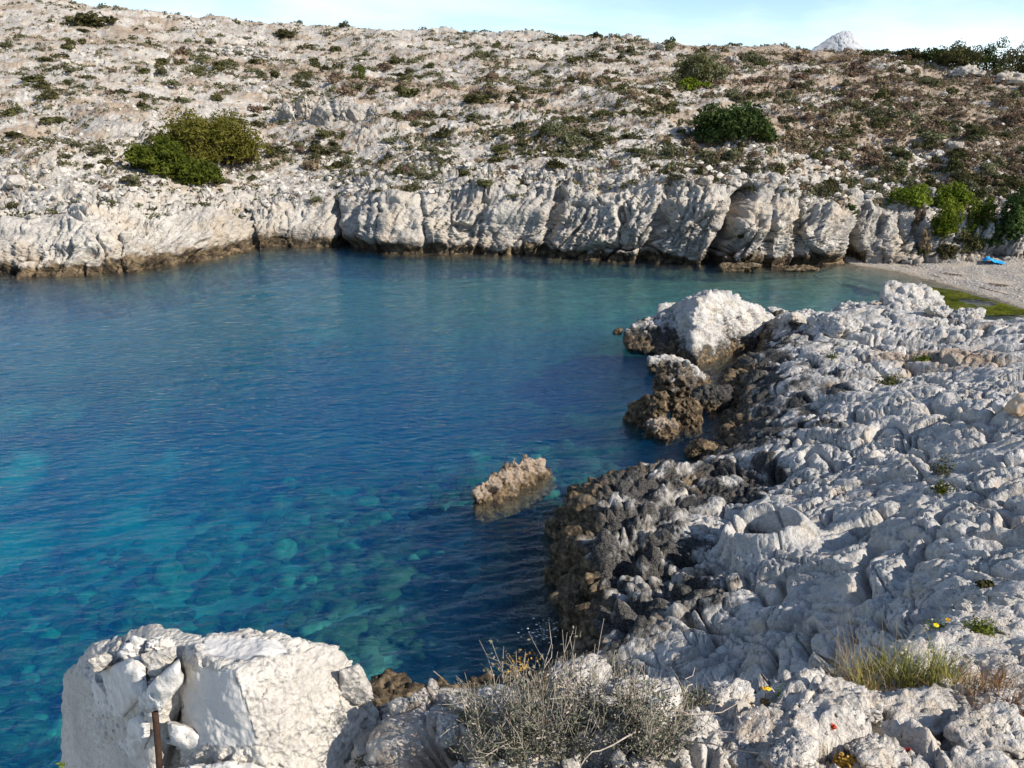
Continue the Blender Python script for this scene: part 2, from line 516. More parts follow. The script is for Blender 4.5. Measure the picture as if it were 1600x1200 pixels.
def mortar():
    n = NT("rough_mortar"); P = n.pos()
    a = n.noise(P, 6, 5, 0.6); b = n.noise(P, 45, 6, 0.7); v = n.voronoi(P, 48); d = n.noise(P, 16, 6, 0.7)
    base = n.ramp(a, [(0.3, (0.48, 0.445, 0.395)), (0.65, (0.64, 0.60, 0.535))])
    base = n.mix(n.ramp(b, [(0.48, (0, 0, 0)), (0.68, (0.6,) * 3)]), base, (0.31, 0.275, 0.23))
    base = n.mix(n.ramp(d, [(0.54, (0, 0, 0)), (0.66, (0.5,) * 3)]), base, (0.33, 0.30, 0.27))
    r, g, bl = n.mask()
    base = n.mix(n.math('MULTIPLY', r, 0.7), base, n.ramp(d, [(0.3, (0.45, 0.435, 0.41)), (0.7, (0.56, 0.545, 0.52))]))
    rough_h = n.math('ADD', b, n.math('MULTIPLY', v, 0.8))
    h = n.math('MULTIPLY', rough_h, n.math('SUBTRACT', 1.0, n.math('MULTIPLY', r, 0.75)))
    return n.done(n.principled(base, 0.95, n.bump(h, 1.0, 0.016), 0.15))
M['mortar'] = mortar()
def water():
    n = NT("sea_water"); P = n.pos()
    s1 = n.scale(P, (1.0, 2.4, 1.0), (0, 0, math.radians(-18)))
    h = n.math('ADD', n.math('MULTIPLY', n.noise(s1, 2.6, 3, 0.5, 0.3), 1.0), n.math('MULTIPLY', n.noise(s1, 8.0, 2, 0.5), 0.22))
    nor = n.bump(h, 1.0, 0.05)
    # reflectance by angle, the same from above and below the surface
    dt = n.node("ShaderNodeVectorMath"); dt.operation = 'DOT_PRODUCT'
    n.link(nor, dt.inputs[0]); n.link(n.node("ShaderNodeNewGeometry").outputs['Incoming'], dt.inputs[1])
    fz = n.math('ADD', 0.02, n.math('MULTIPLY', 0.98, n.math('POWER', n.math('SUBTRACT', 1.0, n.math('ABSOLUTE', dt.outputs['Value']), True), 5.0)))
    tr = n.node("ShaderNodeBsdfTransparent"); tr.inputs[0].default_value = (1, 1, 1, 1)
    rf = n.node("ShaderNodeBsdfRefraction"); rf.inputs['IOR'].default_value = 1.33; rf.inputs['Roughness'].default_value = 0.0
    n.link(nor, rf.inputs['Normal'])
    m1 = n.node("ShaderNodeMixShader"); m1.inputs[0].default_value = 0.35
    n.link(tr.outputs[0], m1.inputs[1]); n.link(rf.outputs[0], m1.inputs[2])
    gl = n.node("ShaderNodeBsdfGlossy"); gl.inputs['Roughness'].default_value = 0.03; n.link(nor, gl.inputs['Normal'])
    m2 = n.node("ShaderNodeMixShader"); n.link(fz, m2.inputs[0])
    n.link(m1.outputs[0], m2.inputs[1]); n.link(gl.outputs[0], m2.inputs[2])
    ab = n.node("ShaderNodeVolumeAbsorption"); ab.inputs['Color'].default_value = (0.0, 0.835, 0.915, 1); ab.inputs['Density'].default_value = 0.30
    sc = n.node("ShaderNodeVolumeScatter"); sc.inputs['Color'].default_value = (0.0, 0.30, 1.0, 1); sc.inputs['Density'].default_value = 0.055
    ad = n.node("ShaderNodeAddShader"); n.link(ab.outputs[0], ad.inputs[0]); n.link(sc.outputs[0], ad.inputs[1])
    m = n.done(m2.outputs[0], ad.outputs[0])
    return m
M['water'] = water()
def seabed_mat():
    n = NT("seabed_sand"); P = n.pos()
    a = n.noise(P, 0.33, 5, 0.6, 0.4); b = n.noise(P, 2.5, 6, 0.65)
    r, g, bl = n.mask()
    sand = n.ramp(b, [(0.3, (0.24, 0.235, 0.165)), (0.7, (0.46, 0.44, 0.33))])
    weed = n.ramp(b, [(0.35, (0.018, 0.024, 0.012)), (0.7, (0.13, 0.14, 0.055))])
    k = n.math('ADD', r, n.math('MULTIPLY', n.math('SUBTRACT', a, 0.5), 1.6))
    base = n.mix(n.ramp(k, [(0.36, (0, 0, 0)), (0.66, (1, 1, 1))]), sand, weed)
    base = n.mix(g, base, n.ramp(b, [(0.35, (0.10, 0.15, 0.02)), (0.7, (0.30, 0.33, 0.06))]))
    base = n.mix(bl, base, n.ramp(b, [(0.35, (0.15, 0.125, 0.06)), (0.7, (0.34, 0.28, 0.16))]))
    return n.done(n.principled(base, 0.95, n.bump(b, 0.6, 0.1), 0.1))
M['seabed'] = seabed_mat()
def under_rock():
    n = NT("submerged_rock"); P = n.pos()
    b = n.noise(P, 2.2, 6, 0.65)
    info = n.mask()[0]
    base = n.ramp(b, [(0.35, (0.03, 0.035, 0.018)), (0.6, (0.16, 0.155, 0.085))])
    base = n.mix(n.ramp(info, [(0.86, (0, 0, 0)), (0.95, (1, 1, 1))]), base, n.ramp(b, [(0.35, (0.14, 0.15, 0.09)), (0.6, (0.42, 0.43, 0.30))]))
    return n.done(n.principled(base, 0.95, n.bump(b, 0.8, 0.08), 0.1))
M['under_rock'] = under_rock()
def beach_mat():
    n = NT("shingle"); P = n.pos()
    a = n.noise(P, 0.8, 5, 0.6); b = n.noise(P, 9, 5, 0.7)
    r, g, bl = n.mask()
    base = n.ramp(b, [(0.38, (0.13, 0.115, 0.10)), (0.62, (0.42, 0.385, 0.34))])
    base = n.mix(n.ramp(a, [(0.45, (0, 0, 0)), (0.65, (0.7,) * 3)]), base, (0.46, 0.38, 0.29))
    base = n.mix(n.ramp(n.math('ADD', r, n.math('MULTIPLY', n.math('SUBTRACT', b, 0.5), 1.2)), [(0.4, (0, 0, 0)), (0.7, (1, 1, 1))]), base, (0.09, 0.06, 0.04))
    base = n.mix(bl, base, (0.30, 0.25, 0.18))
    return n.done(n.principled(base, 0.9, n.bump(b, 1.0, 0.05), 0.2))
M['beach'] = beach_mat()
M['foam'] = plain("sea_foam", (0.75, 0.78, 0.8), (0.85, 0.87, 0.88), 20, 0.6)

# ------------------------------------------------------------------ far hillside: lofted from the shore to the ridge
NU, NV = 900, 400
PXS = np.linspace(-330, 1930, NU)
def cv(px, table):
    t = np.array(table, float)
    return np.interp(px, t[:, 0], t[:, 1])
WATER_PY = [(-330, 440), (0, 431), (60, 433), (130, 432), (200, 428), (300, 412), (370, 396), (430, 389), (530, 387), (600, 397), (700, 399), (800, 401), (900, 406), (1000, 413), (1080, 418), (1180, 424), (1300, 419), (1345, 413)]
base_y, base_z = [], []
for px in PXS:
    if px < 1345:
        p = at_z(px, cv(px, WATER_PY)); base_y.append(p[1]); base_z.append(0.0)
    else:
        y = cv(px, [(1345, at_z(1345, 413)[1]), (1400, 43.6), (1450, 43.4), (1500, 43.0), (1600, 42.4), (1930, 41)])
        py = cv(px, [(1345, 413), (1400, 412), (1450, 408), (1500, 402), (1600, 396), (1930, 390)])
        p = at_y(px, py, y); base_y.append(p[1]); base_z.append(p[2])
base_y = np.array(base_y); base_z = np.array(base_z)
base_py = np.array([project(at_y(px, 0, y) * [1, 1, 0] + [0, 0, z])[1] if False else 0 for px, y, z in zip(PXS, base_y, base_z)])
CLIFF_PY = [(-330, 335), (0, 345), (150, 318), (300, 335), (400, 330), (470, 318), (530, 306), (700, 292), (900, 278), (1000, 270), (1100, 282), (1200, 290), (1300, 318), (1400, 322), (1480, 335), (1560, 335), (1930, 320)]
RIDGE_PY = [(-330, -66), (0, -14), (100, -2), (190, 12), (300, 24), (400, 31), (520, 40), (640, 45), (760, 48), (840, 50), (950, 56), (1060, 66), (1130, 68), (1240, 74), (1330, 80), (1400, 86), (1500, 103), (1600, 118), (1930, 160)]
RIDGE_DY = [(-330, 110), (0, 105), (600, 105), (1100, 95), (1400, 72), (1600, 62), (1930, 55)]
CLIFF_DY = [(-330, 5.0), (150, 5.0), (400, 4.2), (530, 3.6), (900, 3.2), (1345, 2.6), (1930, 3.0)]
def hill_levels(px, y0, z0):
    c, r = cv(px, CLIFF_PY), cv(px, RIDGE_PY)
    D = cv(px, RIDGE_DY); dc = cv(px, CLIFF_DY)
    x0py = np.interp(0, [0], [0])
    a = []
    # a point on the ray of this column at forward distance y0 with height z0
    bq = project(np.array([0.0, y0, z0]))[1]
    pts = [(bq + 22, y0 - 0.9), (bq, y0), (bq + (c - bq) * 0.5, y0 + dc * 0.22), (bq + (c - bq) * 0.82, y0 + dc * 0.55), (c, y0 + dc),
           (c + (r - c) * 0.35, y0 + D * 0.16), (c + (r - c) * 0.62, y0 + D * 0.38), (c + (r - c) * 0.83, y0 + D * 0.68), (r, y0 + D)]
    out = []
    for k, (py, y) in enumerate(pts):
        out.append(at_y(px, py, y))
    out[0] = np.array([out[1][0] * 0.985, out[1][1] - 0.7, -4.0])
    last = out[-1]
    out.append(np.array([last[0] * 1.05, last[1] + 10, last[2] - 1.2]))
    out.append(np.array([last[0] * 1.4, last[1] + 60, last[2] - 14.0]))
    return out
LV = np.array([hill_levels(px, y, z) for px, y, z in zip(PXS, base_y, base_z)])          # NU x 11 x 3
LV[:, 4:] = blur(LV[:, 4:], 14, 0)
LV[:, :4] = blur(LV[:, :4], 3, 0)
LEVEL_V = np.array([0, 0.05, 0.19, 0.27, 0.34, 0.56, 0.72, 0.85, 0.955, 0.975, 1.0])
vv = np.linspace(0, 1, NV)
P = np.empty((NU, NV, 3))
for c in range(3):
    for i in range(NU):
        P[i, :, c] = np.interp(vv, LEVEL_V, LV[i, :, c])
P[:, 18:, :] = np.concatenate([P[:, 18:30], blur(P[:, 18:], 6, 1)[:, 12:]], 1)
PQ = P.copy(); N0 = grid_normals(P)
if N0[NU // 2, NV // 2, 2] < 0: N0 = -N0
# fissures cut back into the cliff, wider towards the foot, and low caves at the waterline
uu = PXS[:, None] + 0 * vv[None, :]
vg = vv[None, :] + 0 * uu
cliffw = sstep(0.03, 0.07, vg) * (1 - sstep(0.27, 0.36, vg))
carve = 0
for px, wpx, depth, lean in ((531, 6, 2.2, 10), (1116, 13, 2.3, -60), (1341, 6, 1.6, 12), (848, 7, 0.9, -34), (668, 4, 0.5, 14), (1255, 4, 0.7, 6), (1440, 6, 1.3, 8), (1010, 9, 0.8, -45), (588, 3, 0.5, -14), (395, 7, 0.9, 10), (1380, 3, 0.5, 4), (1408, 3, 0.5, 4), (745, 3, 0.4, -15), (1205, 3, 0.5, -8)):
    cx = px - lean * (vg - 0.05) / 0.3 * 1.0
    carve = carve + depth * np.exp(-((uu - cx) / (wpx * (1.0 + 0.6 * (0.3 - vg)))) ** 2) * cliffw
P[..., 1] += carve
N = grid_normals(P)
if N[NU // 2, NV // 2, 2] < 0: N = -N
N = 0.65 * N0 + 0.35 * N; N /= np.linalg.norm(N, axis=-1, keepdims=True)
Pc = P.reshape(-1, 3); Pf = PQ.reshape(-1, 3); Nf = N.reshape(-1, 3); vf = vg.ravel(); uf = uu.ravel()
warp = np.stack([perlin(Pf * 0.5 + 3, 31), perlin(Pf * 0.5 + 7, 32), perlin(Pf * 0.5 + 11, 33)], 1)
cl = (1 - sstep(0.30, 0.44, vf)) * sstep(0.0, 0.05, vf)
# leaning, upright slabs: cells stretched along a tilted axis
lean_x = Pf[:, 0] - (0.42 + 0.5 * perlin(Pf * 0.09, 49)) * Pf[:, 2]
yk = (1 - 0.72 * cl) * Pf[:, 1]
Q = np.stack([lean_x, yk, Pf[:, 2] * (0.62 - 0.26 * cl)], 1)
c1, t1, d1 = facets(Q * np.array([0.55, 0.55, 0.8]) + warp * 0.50, 41)
c2, t2, d2 = facets(Q * np.array([1.7, 1.7, 1.5]) + warp * 0.5, 42)
c3, t3, d3 = facets(np.stack([lean_x, yk, Pf[:, 2] * 0.7], 1) * 4.2 + warp * 0.8, 43)
crack1 = (1 - sstep(0, 0.07, d1)) * sstep(-0.5, 0.3, perlin(Pf * 0.4, 50)); crack2 = 1 - sstep(0, 0.10, d2); crack3 = 1 - sstep(0, 0.14, d3)
cid = c1 + 0.5; gid = c2 + 0.5
rough = fbm(Pf * 0.9, 44, 5, 0.55)
big = fbm(Pf * 0.16, 45, 3)
hillw = sstep(0.36, 0.5, vf)
rg = ridged(np.stack([lean_x, Pf[:, 1], Pf[:, 2] * 0.5], 1) * 1.1, 46, 4)
amp = 0.35 + 1.1 * sstep(-0.4, 0.4, perlin(Pf * 0.23, 48))
disp = cl * (0.75 * fbm(Pf * np.array([0.22, 0.22, 0.5]), 40, 3) + 0.25 * np.abs(perlin(np.stack([Pf[:, 0] * 0.3, Pf[:, 1] * 0.3, Pf[:, 2] * 1.1], 1), 39))) + cl * amp * (0.24 * c1 + 0.34 * t1 - 0.42 * crack1 + 0.11 * c2 + 0.17 * t2 - 0.20 * crack2 + 0.08 * c3 + 0.10 * t3 - 0.10 * crack3 + 0.08 * rough + 0.05 * rg) \
     + (1 - cl) * amp * (1 - 0.35 * hillw) * (0.15 * c1 + 0.18 * t1 - 0.22 * crack1 + 0.13 * c2 + 0.16 * t2 - 0.16 * crack2 + 0.11 * c3 + 0.12 * t3 - 0.09 * crack3 + 0.10 * rough + 0.05 * rg) \
     + 0.9 * big * hillw
# pale outcrops standing proud of the slope
for px, py_, w, hgt in ((465, 178, 26, 0.9), (535, 178, 42, 1.2), (1230, 205, 70, 0.0)):
    pxp, pyp, _ = project(Pf)
    disp = disp + hgt * np.exp(-((pxp - px) / w) ** 2 - ((pyp - py_) / 16.0) ** 2) * (0.6 + 0.9 * (gid - 0.3))
# wave-cut notch at the foot
notch = np.exp(-((Pf[:, 2] - 0.22) / 0.34) ** 2) * (uf < 1350) * (0.55 + 0.6 * perlin(Pf * 0.35, 47))
disp = disp - 0.9 * np.clip(notch, 0, 1.2) * cl
rest = sstep(0.0, 0.03, vf)
D = Pc + Nf * (disp * rest)[:, None]
HILL = D.reshape(NU, NV, 3)
# masks
tide = 1 - sstep(0.25, 0.95, D[:, 2] + 0.45 * perlin(D * 0.7, 51) + 0.25 * perlin(D * 2.3, 52))
tide = tide * (uf < 1352)
ppx, ppy, pzc = project(D)
s_n = fbm(D * np.array([0.10, 0.10, 0.3]), 53, 4)
soil = sstep(0.05, 0.55, s_n + 0.75 * sstep(850, 1350, ppx) * sstep(320, 200, ppy) - 0.10) * sstep(0.36, 0.55, vf) * 0.75
def band(line, w):
    t = np.array(line, float)
    yy = np.interp(ppx, t[:, 0], t[:, 1])
    return np.exp(-((ppy - yy) / w) ** 2) * (ppx > t[0, 0]) * (ppx < t[-1, 0])
soil = np.maximum(soil, 1.0 * band([(265, 82), (330, 96), (420, 105), (520, 116), (640, 132), (760, 142), (880, 150)], 6 + 3 * perlin(D * 0.2, 54)))
soil = np.maximum(soil, 0.7 * band([(560, 132), (700, 150), (820, 165), (960, 178)], 9 + 4 * perlin(D * 0.2, 58)))
soil = np.maximum(soil, 0.5 * band([(0, 60), (200, 66), (420, 74), (700, 90), (1000, 104)], 8 + 5 * perlin(D * 0.15, 59)))
soil = np.maximum(soil, 0.9 * np.exp(-((ppx - 338) / 22) ** 2 - ((ppy - 283) / 17) ** 2))
soil = np.maximum(soil, 0.75 * band([(1140, 170), (1000, 182), (1300, 150)][::1] if False else [(820, 196), (960, 200), (1060, 178), (1200, 150), (1300, 128)], 5))
warmcliff = cl * 0.55 * sstep(1.9, 0.5, D[:, 2] + 0.7 * perlin(D * 0.35, 55))
soil = np.maximum(soil, 0.75 * sstep(-0.05, 0.45, fbm(D * np.array([0.9, 0.5, 1.0]), 57, 4)) * sstep(0.34, 0.48, vf))
soil = np.clip(np.maximum(soil, warmcliff * 0.75), 0, 1)
black = np.exp(-((D[:, 2] - 0.28) / 0.2) ** 2) * sstep(-0.1, 0.5, perlin(D * 0.6, 56)) * (uf < 1352)
mask = np.stack([tide, soil, black], 1)
me = mk_mesh("hillside", D, grid_faces(NU, NV), M['far'], True, mask)
put("hillside", me, kind="structure", label="white limestone hillside with low cliffs behind the cove")

hp = project(HILL.reshape(-1, 3))
HILL_PX = hp[0].reshape(NU, NV); HILL_PY = hp[1].reshape(NU, NV)
def hill_at(px, py, lo=0.0):
    d = np.abs(HILL_PX - px) + np.abs(HILL_PY - py) + 1e3 * (vg < lo)
    d[:, int(0.958 * NV):] = 1e9
    k = np.unravel_index(np.argmin(d), d.shape)
    return HILL[k].copy()

# ------------------------------------------------------------------ near bank
BANK_WL = [(1230, 520), (1180, 556), (1135, 574), (1122, 610), (1118, 650), (1122, 690), (1118, 712), (1080, 728), (1000, 742), (940, 757), (895, 775), (876, 830), (868, 880), (884, 950), (893, 1000), (872, 1040), (760, 1075), (690, 1090), (600, 1112)]
pts = []
for px, py in BANK_WL:
    p = at_z(px, py); pts.append(p)
    for off, z in ((0.8, -1.3), (2.6, -3.2), (5.5, -5.0)):
        pts.append(p + np.array([-off * 0.9, off * 0.35, z]))
def zf(z): return z * (1.0 - 0.26 * min(max((z - 0.9) / 1.5, 0), 1))
for px, py, z in [
    (1212, 494, 1.1), (1300, 490, 1.7), (1380, 478, 2.3), (1430, 468, 2.7), (1480, 494, 2.5), (1530, 499, 2.8), (1600, 500, 3.2), (1700, 485, 3.6),
    (1200, 560, 0.9), (1260, 540, 1.3), (1350, 540, 2.0), (1450, 540, 2.4), (1550, 540, 3.0),
    (1160, 620, 0.55), (1200, 600, 1.15), (1300, 600, 2.0), (1400, 600, 2.6), (1500, 600, 3.3), (1600, 600, 4.1), (1720, 600, 4.8),
    (1150, 680, 0.3), (1185, 700, 1.1), (1240, 700, 1.7), (1320, 700, 2.4), (1450, 700, 3.4), (1600, 700, 4.7),
    (1130, 745, 0.75), (1180, 745, 0.95), (1020, 775, 0.9), (1100, 790, 1.0), (940, 790, 0.95), (900, 800, 0.75), (905, 850, 0.95), (898, 900, 0.9), (905, 940, 0.5),
    (980, 850, 1.25), (1100, 840, 1.5), (1200, 810, 2.2), (1300, 830, 3.0), (1450, 830, 4.1), (1600, 840, 5.1),
    (960, 920, 0.9), (1000, 930, 1.2), (1080, 900, 1.55), (1160, 880, 2.4), (1250, 930, 3.1), (1380, 920, 4.2), (1520, 900, 5.1), (1600, 895, 5.5),
    (920, 985, 0.75), (960, 1010, 1.5), (1030, 990, 1.7), (1100, 1000, 2.2), (1180, 1010, 2.9), (1280, 1000, 3.7), (1400, 985, 4.6),
    (940, 1060, 1.6), (1000, 1075, 2.2), (1100, 1075, 2.9), (1200, 1075, 3.5), (1300, 1050, 4.2)]:
    pts.append(at_z(px, py, zf(z)))
# behind the crest, under the ledge and beyond the frame
for px, py in [(1212, 494), (1300, 490), (1380, 478), (1480, 494), (1600, 500), (1700, 485)]:
    z = {1212: 1.1, 1300: 1.7, 1380: 2.3, 1480: 2.5, 1600: 3.2, 1700: 3.6}[px]
    z = zf(z); p = at_z(px, py, z); pts.append(np.array([p[0] + 0.6, p[1] + 2.2, z * 0.45])); pts.append(np.array([p[0] + 1.2, p[1] + 4.5, -0.9])); pts.append(np.array([p[0] + 2, p[1] + 8, -2.5]))
for q in [(0.5, 4.5, 2.6), (-0.6, 3.2, 3.2), (1.2, 2.5, 4.2), (3, 2.5, 5.2), (5, 3, 4.6), (8, 4.5, 4.5), (12, 9, 4.0), (15, 14, 3.6), (18, 20, 3.2), (-3, 3, -1.5), (-1.6, 5.5, -0.6), (-2, 1, -0.5), (0, 0, 4.5)]:
    pts.append(np.array(q, float))
BANK_PTS = np.array(pts)
NT_, NR_ = 640, 860
th = np.radians(np.linspace(-13, 47, NT_)); rr = np.exp(np.linspace(math.log(2.0), math.log(36.0), NR_))
TH, RR = np.meshgrid(th, rr, indexing='ij')
X, Y = RR * np.sin(TH), RR * np.cos(TH)
q = np.stack([X.ravel(), Y.ravel()], 1)
Z = rbf(BANK_PTS, q)
P = np.stack([q[:, 0], q[:, 1], Z], 1).reshape(NT_, NR_, 3)
keepv = (P[..., 2] > -2.6)
N = grid_normals(P)
if N[NT_ // 2, NR_ // 2, 2] < 0: N = -N
idx = np.nonzero(keepv.ravel())[0]
Pf = P.reshape(-1, 3)[idx]; Nf = N.reshape(-1, 3)[idx]
bkx, bky, _ = project(Pf)
w1 = np.stack([perlin(Pf * 0.9 + 3, 61), perlin(Pf * 0.9 + 7, 62), perlin(Pf * 0.9 + 11, 63)], 1)
# run-off grooves trend down the slope: stretch cells along (x, y) fall line
c_, s_ = math.cos(math.radians(32)), math.sin(math.radians(32))
along = Pf[:, 0] * c_ - Pf[:, 1] * s_; across = Pf[:, 0] * s_ + Pf[:, 1] * c_
Q = np.stack([along * 0.6, across, Pf[:, 2] * 0.8], 1)
c1, t1, d1 = facets(Q * 0.55 + w1 * 0.6, 71)
c2, t2, d2 = facets(Q * 1.7 + w1 * 1.0, 72)
c3, t3, d3 = facets(Pf * 5.0 + w1 * 2.0, 73)
c4, t4, d4 = facets(Pf * 13.0 + w1 * 3.0, 78)
patch = sstep(-0.3, 0.4, fbm(Pf * 0.45, 77, 2))            # where the surface is more broken
soft = 0.35 + 0.65 * patch
bowl = Pf[np.argmin(np.abs(bkx - 1200) + np.abs(bky - 838))]
rough = fbm(Pf * 1.1, 74, 3, 0.5)
fine = fbm(Pf * 6.0, 75, 4, 0.6)
rl = np.stack([along * 0.5, across * 1.6, Pf[:, 2]], 1) + w1 * 0.45
rills = np.clip(ridged(rl, 76, 2) - 0.9, 0, 1)
pits = np.clip(0.30 - worley(Pf * np.array([2.2, 2.2, 2.2]) + w1 * 0.8, 79)[0], 0, 1) * sstep(0.0, 0.35, perlin(Pf * 0.8, 80))
def groove(d, w): return np.exp(-(d / w) ** 2) + 0.14 * np.exp(-(d / (w * 3.5)) ** 2)
disp = (0.4 + 0.6 * patch) * (0.12 * c1 + 0.16 * t1) - 0.22 * groove(d1, 0.03) + soft * (0.02 * c2 + 0.035 * t2 - 0.13 * groove(d2, 0.03)) \
     + soft * (0.010 * c3 + 0.018 * t3 - 0.050 * groove(d3, 0.06)) + soft * (0.006 * c4 + 0.009 * t4) \
     + 0.12 * rough + 0.016 * fine - 0.10 * rills - 0.55 * pits
# long joints across the slabs, and broad steps between the beds
j1, jt, jd = facets(np.stack([along * 0.16, across * 0.42, Pf[:, 2] * 0.2], 1) + w1 * 0.16 + 0.03 * perlin(Pf * 3.0, 64)[:, None], 65)
disp = disp - 0.34 * np.exp(-(jd / 0.018) ** 2) - 0.10 * np.exp(-(jd / 0.06) ** 2) + 0.16 * j1 + 0.10 * jt
joint = np.exp(-(jd / 0.05) ** 2)
# knobbly, honeycombed edge by the water
knob = sstep(1120, 1000, bkx) * sstep(730, 770, bky) * sstep(1.95, 1.2, Pf[:, 2]) * sstep(1000, 960, bky)
knob = np.maximum(knob, 0.45 * sstep(1.1, 0.5, Pf[:, 2]))
m1, m2, mid = worley(Pf * np.array([2.6, 2.6, 2.0]) + w1 * 0.5, 81)
n1, n2, nid = worley(Pf * np.array([5.5, 5.5, 4.0]) + w1 * 0.9, 82)
bulb = 0.55 * np.clip(0.62 - m1, -0.3, 0.6) + 0.20 * np.clip(0.6 - n1, -0.3, 0.6) + 0.25 * (mid - 0.5)
disp = disp * (1 - 0.7 * knob) + bulb * knob
# the bowl with a raised rim
bc = bowl; br = np.hypot(Pf[:, 0] - bc[0], (Pf[:, 1] - bc[1]) * 0.85)
disp = disp * (1 - 0.5 * np.exp(-(br / 0.8) ** 4)) + 0.34 * np.exp(-((br - 0.58) / 0.17) ** 2) - 0.60 * np.exp(-(br / 0.44) ** 4)
D = Pf + Nf * disp[:, None]
tide = 1 - sstep(0.55, 1.25, D[:, 2] + 0.5 * perlin(D * 0.9, 83) - 0.35 * sstep(1000, 900, bkx))
black = sstep(1.95, 0.9, D[:, 2] + 0.7 * perlin(D * 0.7, 84) + 0.5 * perlin(D * 2.2, 85) - 0.25 * sstep(700, 640, bky) * sstep(560, 600, bky)) * 0.95
black = black * (0.35 + 0.65 * sstep(-0.25, 0.3, perlin(D * 1.6, 86) + 0.4 * (1.2 - D[:, 2])))
kn = sstep(1150, 1010, bkx) * sstep(722, 750, bky) * sstep(1030, 975, bky)
gully_shade_wet = np.exp(-((bkx - 1085) / 85) ** 2 - ((bky - 925) / 62) ** 2)  # gully shade painted dark, together with its wet black rock
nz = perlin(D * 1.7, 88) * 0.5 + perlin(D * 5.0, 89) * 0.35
black = np.clip(np.maximum(black, np.maximum(kn * (0.72 + nz), 1.1 * gully_shade_wet * (0.75 + nz))), 0, 0.95)
edge_b = np.maximum(sstep(985, 900, bkx + 60 * nz) * sstep(750, 790, bky), sstep(0.75, 0.3, D[:, 2] + nz * 0.5))
tide = np.clip(tide * (0.25 + 0.75 * edge_b), 0, 1)
inlet = np.exp(-((bkx - 1145) / 45) ** 2 - ((bky - 655) / 70) ** 2)  # deep shadow in the inlet, painted through the black mask
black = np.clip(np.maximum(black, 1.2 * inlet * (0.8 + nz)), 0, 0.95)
soilm = 0.8 * np.exp(-((bkx - 1520) / 70) ** 2 - ((bky - 560) / 22) ** 2) + 0.7 * np.exp(-((bkx - 1400) / 60) ** 2 - ((bky - 555) / 14) ** 2)
soilm = np.clip(soilm + 0.45 * sstep(0.15, 0.6, fbm(D * 0.5, 87, 3)) + 0.5 * joint * sstep(0.0, 0.4, perlin(D * 0.8, 66)), 0, 1)
full = P.reshape(-1, 3).copy(); full[idx] = D
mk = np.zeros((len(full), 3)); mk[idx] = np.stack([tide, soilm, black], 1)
fc = grid_faces(NT_, NR_)
fc = fc[keepv.ravel()[fc].all(1)]
V, fc, mk = compact(full, fc, mk)
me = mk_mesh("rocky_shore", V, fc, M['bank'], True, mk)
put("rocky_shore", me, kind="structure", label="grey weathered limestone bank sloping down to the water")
BANK_V = V; bp = project(V)
def bank_at(px, py):
    d = np.abs(bp[0] - px) + np.abs(bp[1] - py) + 0.02 * bp[2]
    return BANK_V[np.argmin(d)].copy()

# ------------------------------------------------------------------ foreground ledge
EDGE = [(1760, 850, 6.5), (1600, 905, 6.55), (1500, 945, 6.6), (1430, 985, 6.65), (1340, 1030, 6.75), (1250, 1072, 6.85), (1150, 1088, 6.95), (1000, 1084, 7.0), (900, 1080, 7.0), (800, 1085, 6.95), (720, 1092, 6.9), (650, 1108, 6.85), (598, 1120, 6.8)]
E3 = [at_z(*e) for e in EDGE]
lp = [p for p in E3]
for px, py, z in [(1150, 1195, 7.18), (1000, 1150, 7.15), (800, 1190, 7.12), (1400, 1190, 7.12), (1600, 1190, 7.2), (1600, 1050, 6.85), (1450, 1080, 6.92), (1250, 1140, 7.06), (1530, 1000, 6.7), (650, 1190, 6.95), (1350, 1090, 6.98), (1500, 1150, 7.1)]:
    lp.append(at_z(px, py, z))
lp += [np.array(v) for v in [(-1.1, 2.3, 6.0), (-1.3, 1.8, 6.0), (-0.9, 1.2, 6.2), (0, 0.5, 7.4), (2, 0.5, 7.4), (4, 1, 7.4), (6, 3, 7.0)]]
POLY = [p[:2] for p in E3] + [(-0.62, 2.55), (-1.35, 2.5), (-1.45, 2.0), (-1.2, 1.3), (-0.6, -0.6), (8, -0.6)]
NT2, NR2 = 520, 470
th = np.radians(np.linspace(-48, 62, NT2)); rr = np.exp(np.linspace(math.log(0.7), math.log(6.5), NR2))
TH, RR = np.meshgrid(th, rr, indexing='ij')
q = np.stack([(RR * np.sin(TH)).ravel(), (RR * np.cos(TH)).ravel()], 1)
Z = rbf(np.array(lp), q)
ins = inside(q, POLY)
dist = poly_dist(q, POLY + [POLY[0]])
out = np.where(ins, 0, dist)
P = np.stack([q[:, 0], q[:, 1], Z - 0.04 * (1 - np.clip(dist / 0.12, 0, 1)) ** 2 * ins], 1)
P[:, 2] -= np.clip(out * 5.0, 0, 3.0)
keepv = out < 0.5
N = grid_normals(P.reshape(NT2, NR2, 3)).reshape(-1, 3)
if N[(NT2 // 2) * NR2 + 100, 2] < 0: N = -N
idx = np.nonzero(keepv)[0]
Pf, Nf = P[idx], N[idx]
w1 = np.stack([perlin(Pf * 4 + 3, 91), perlin(Pf * 4 + 7, 92), perlin(Pf * 4 + 11, 93)], 1)
c1, t1, d1 = facets(Pf * 2.2 + w1 * 0.3, 94)
c2, t2, d2 = facets(Pf * 6.0 + w1 * 0.6, 95)
c3, t3, d3 = facets(Pf * 17 + w1, 96)
c4, t4, d4 = facets(Pf * 42 + w1, 90)
e1 = sstep(0, 0.1, d1)
lpx, lpy, _ = project(Pf)
calm = sstep(1290, 1420, lpx) * sstep(1075, 1000, lpy)          # smoother sloping slab top right
patch = sstep(-0.3, 0.3, fbm(Pf * 1.6, 89, 2))
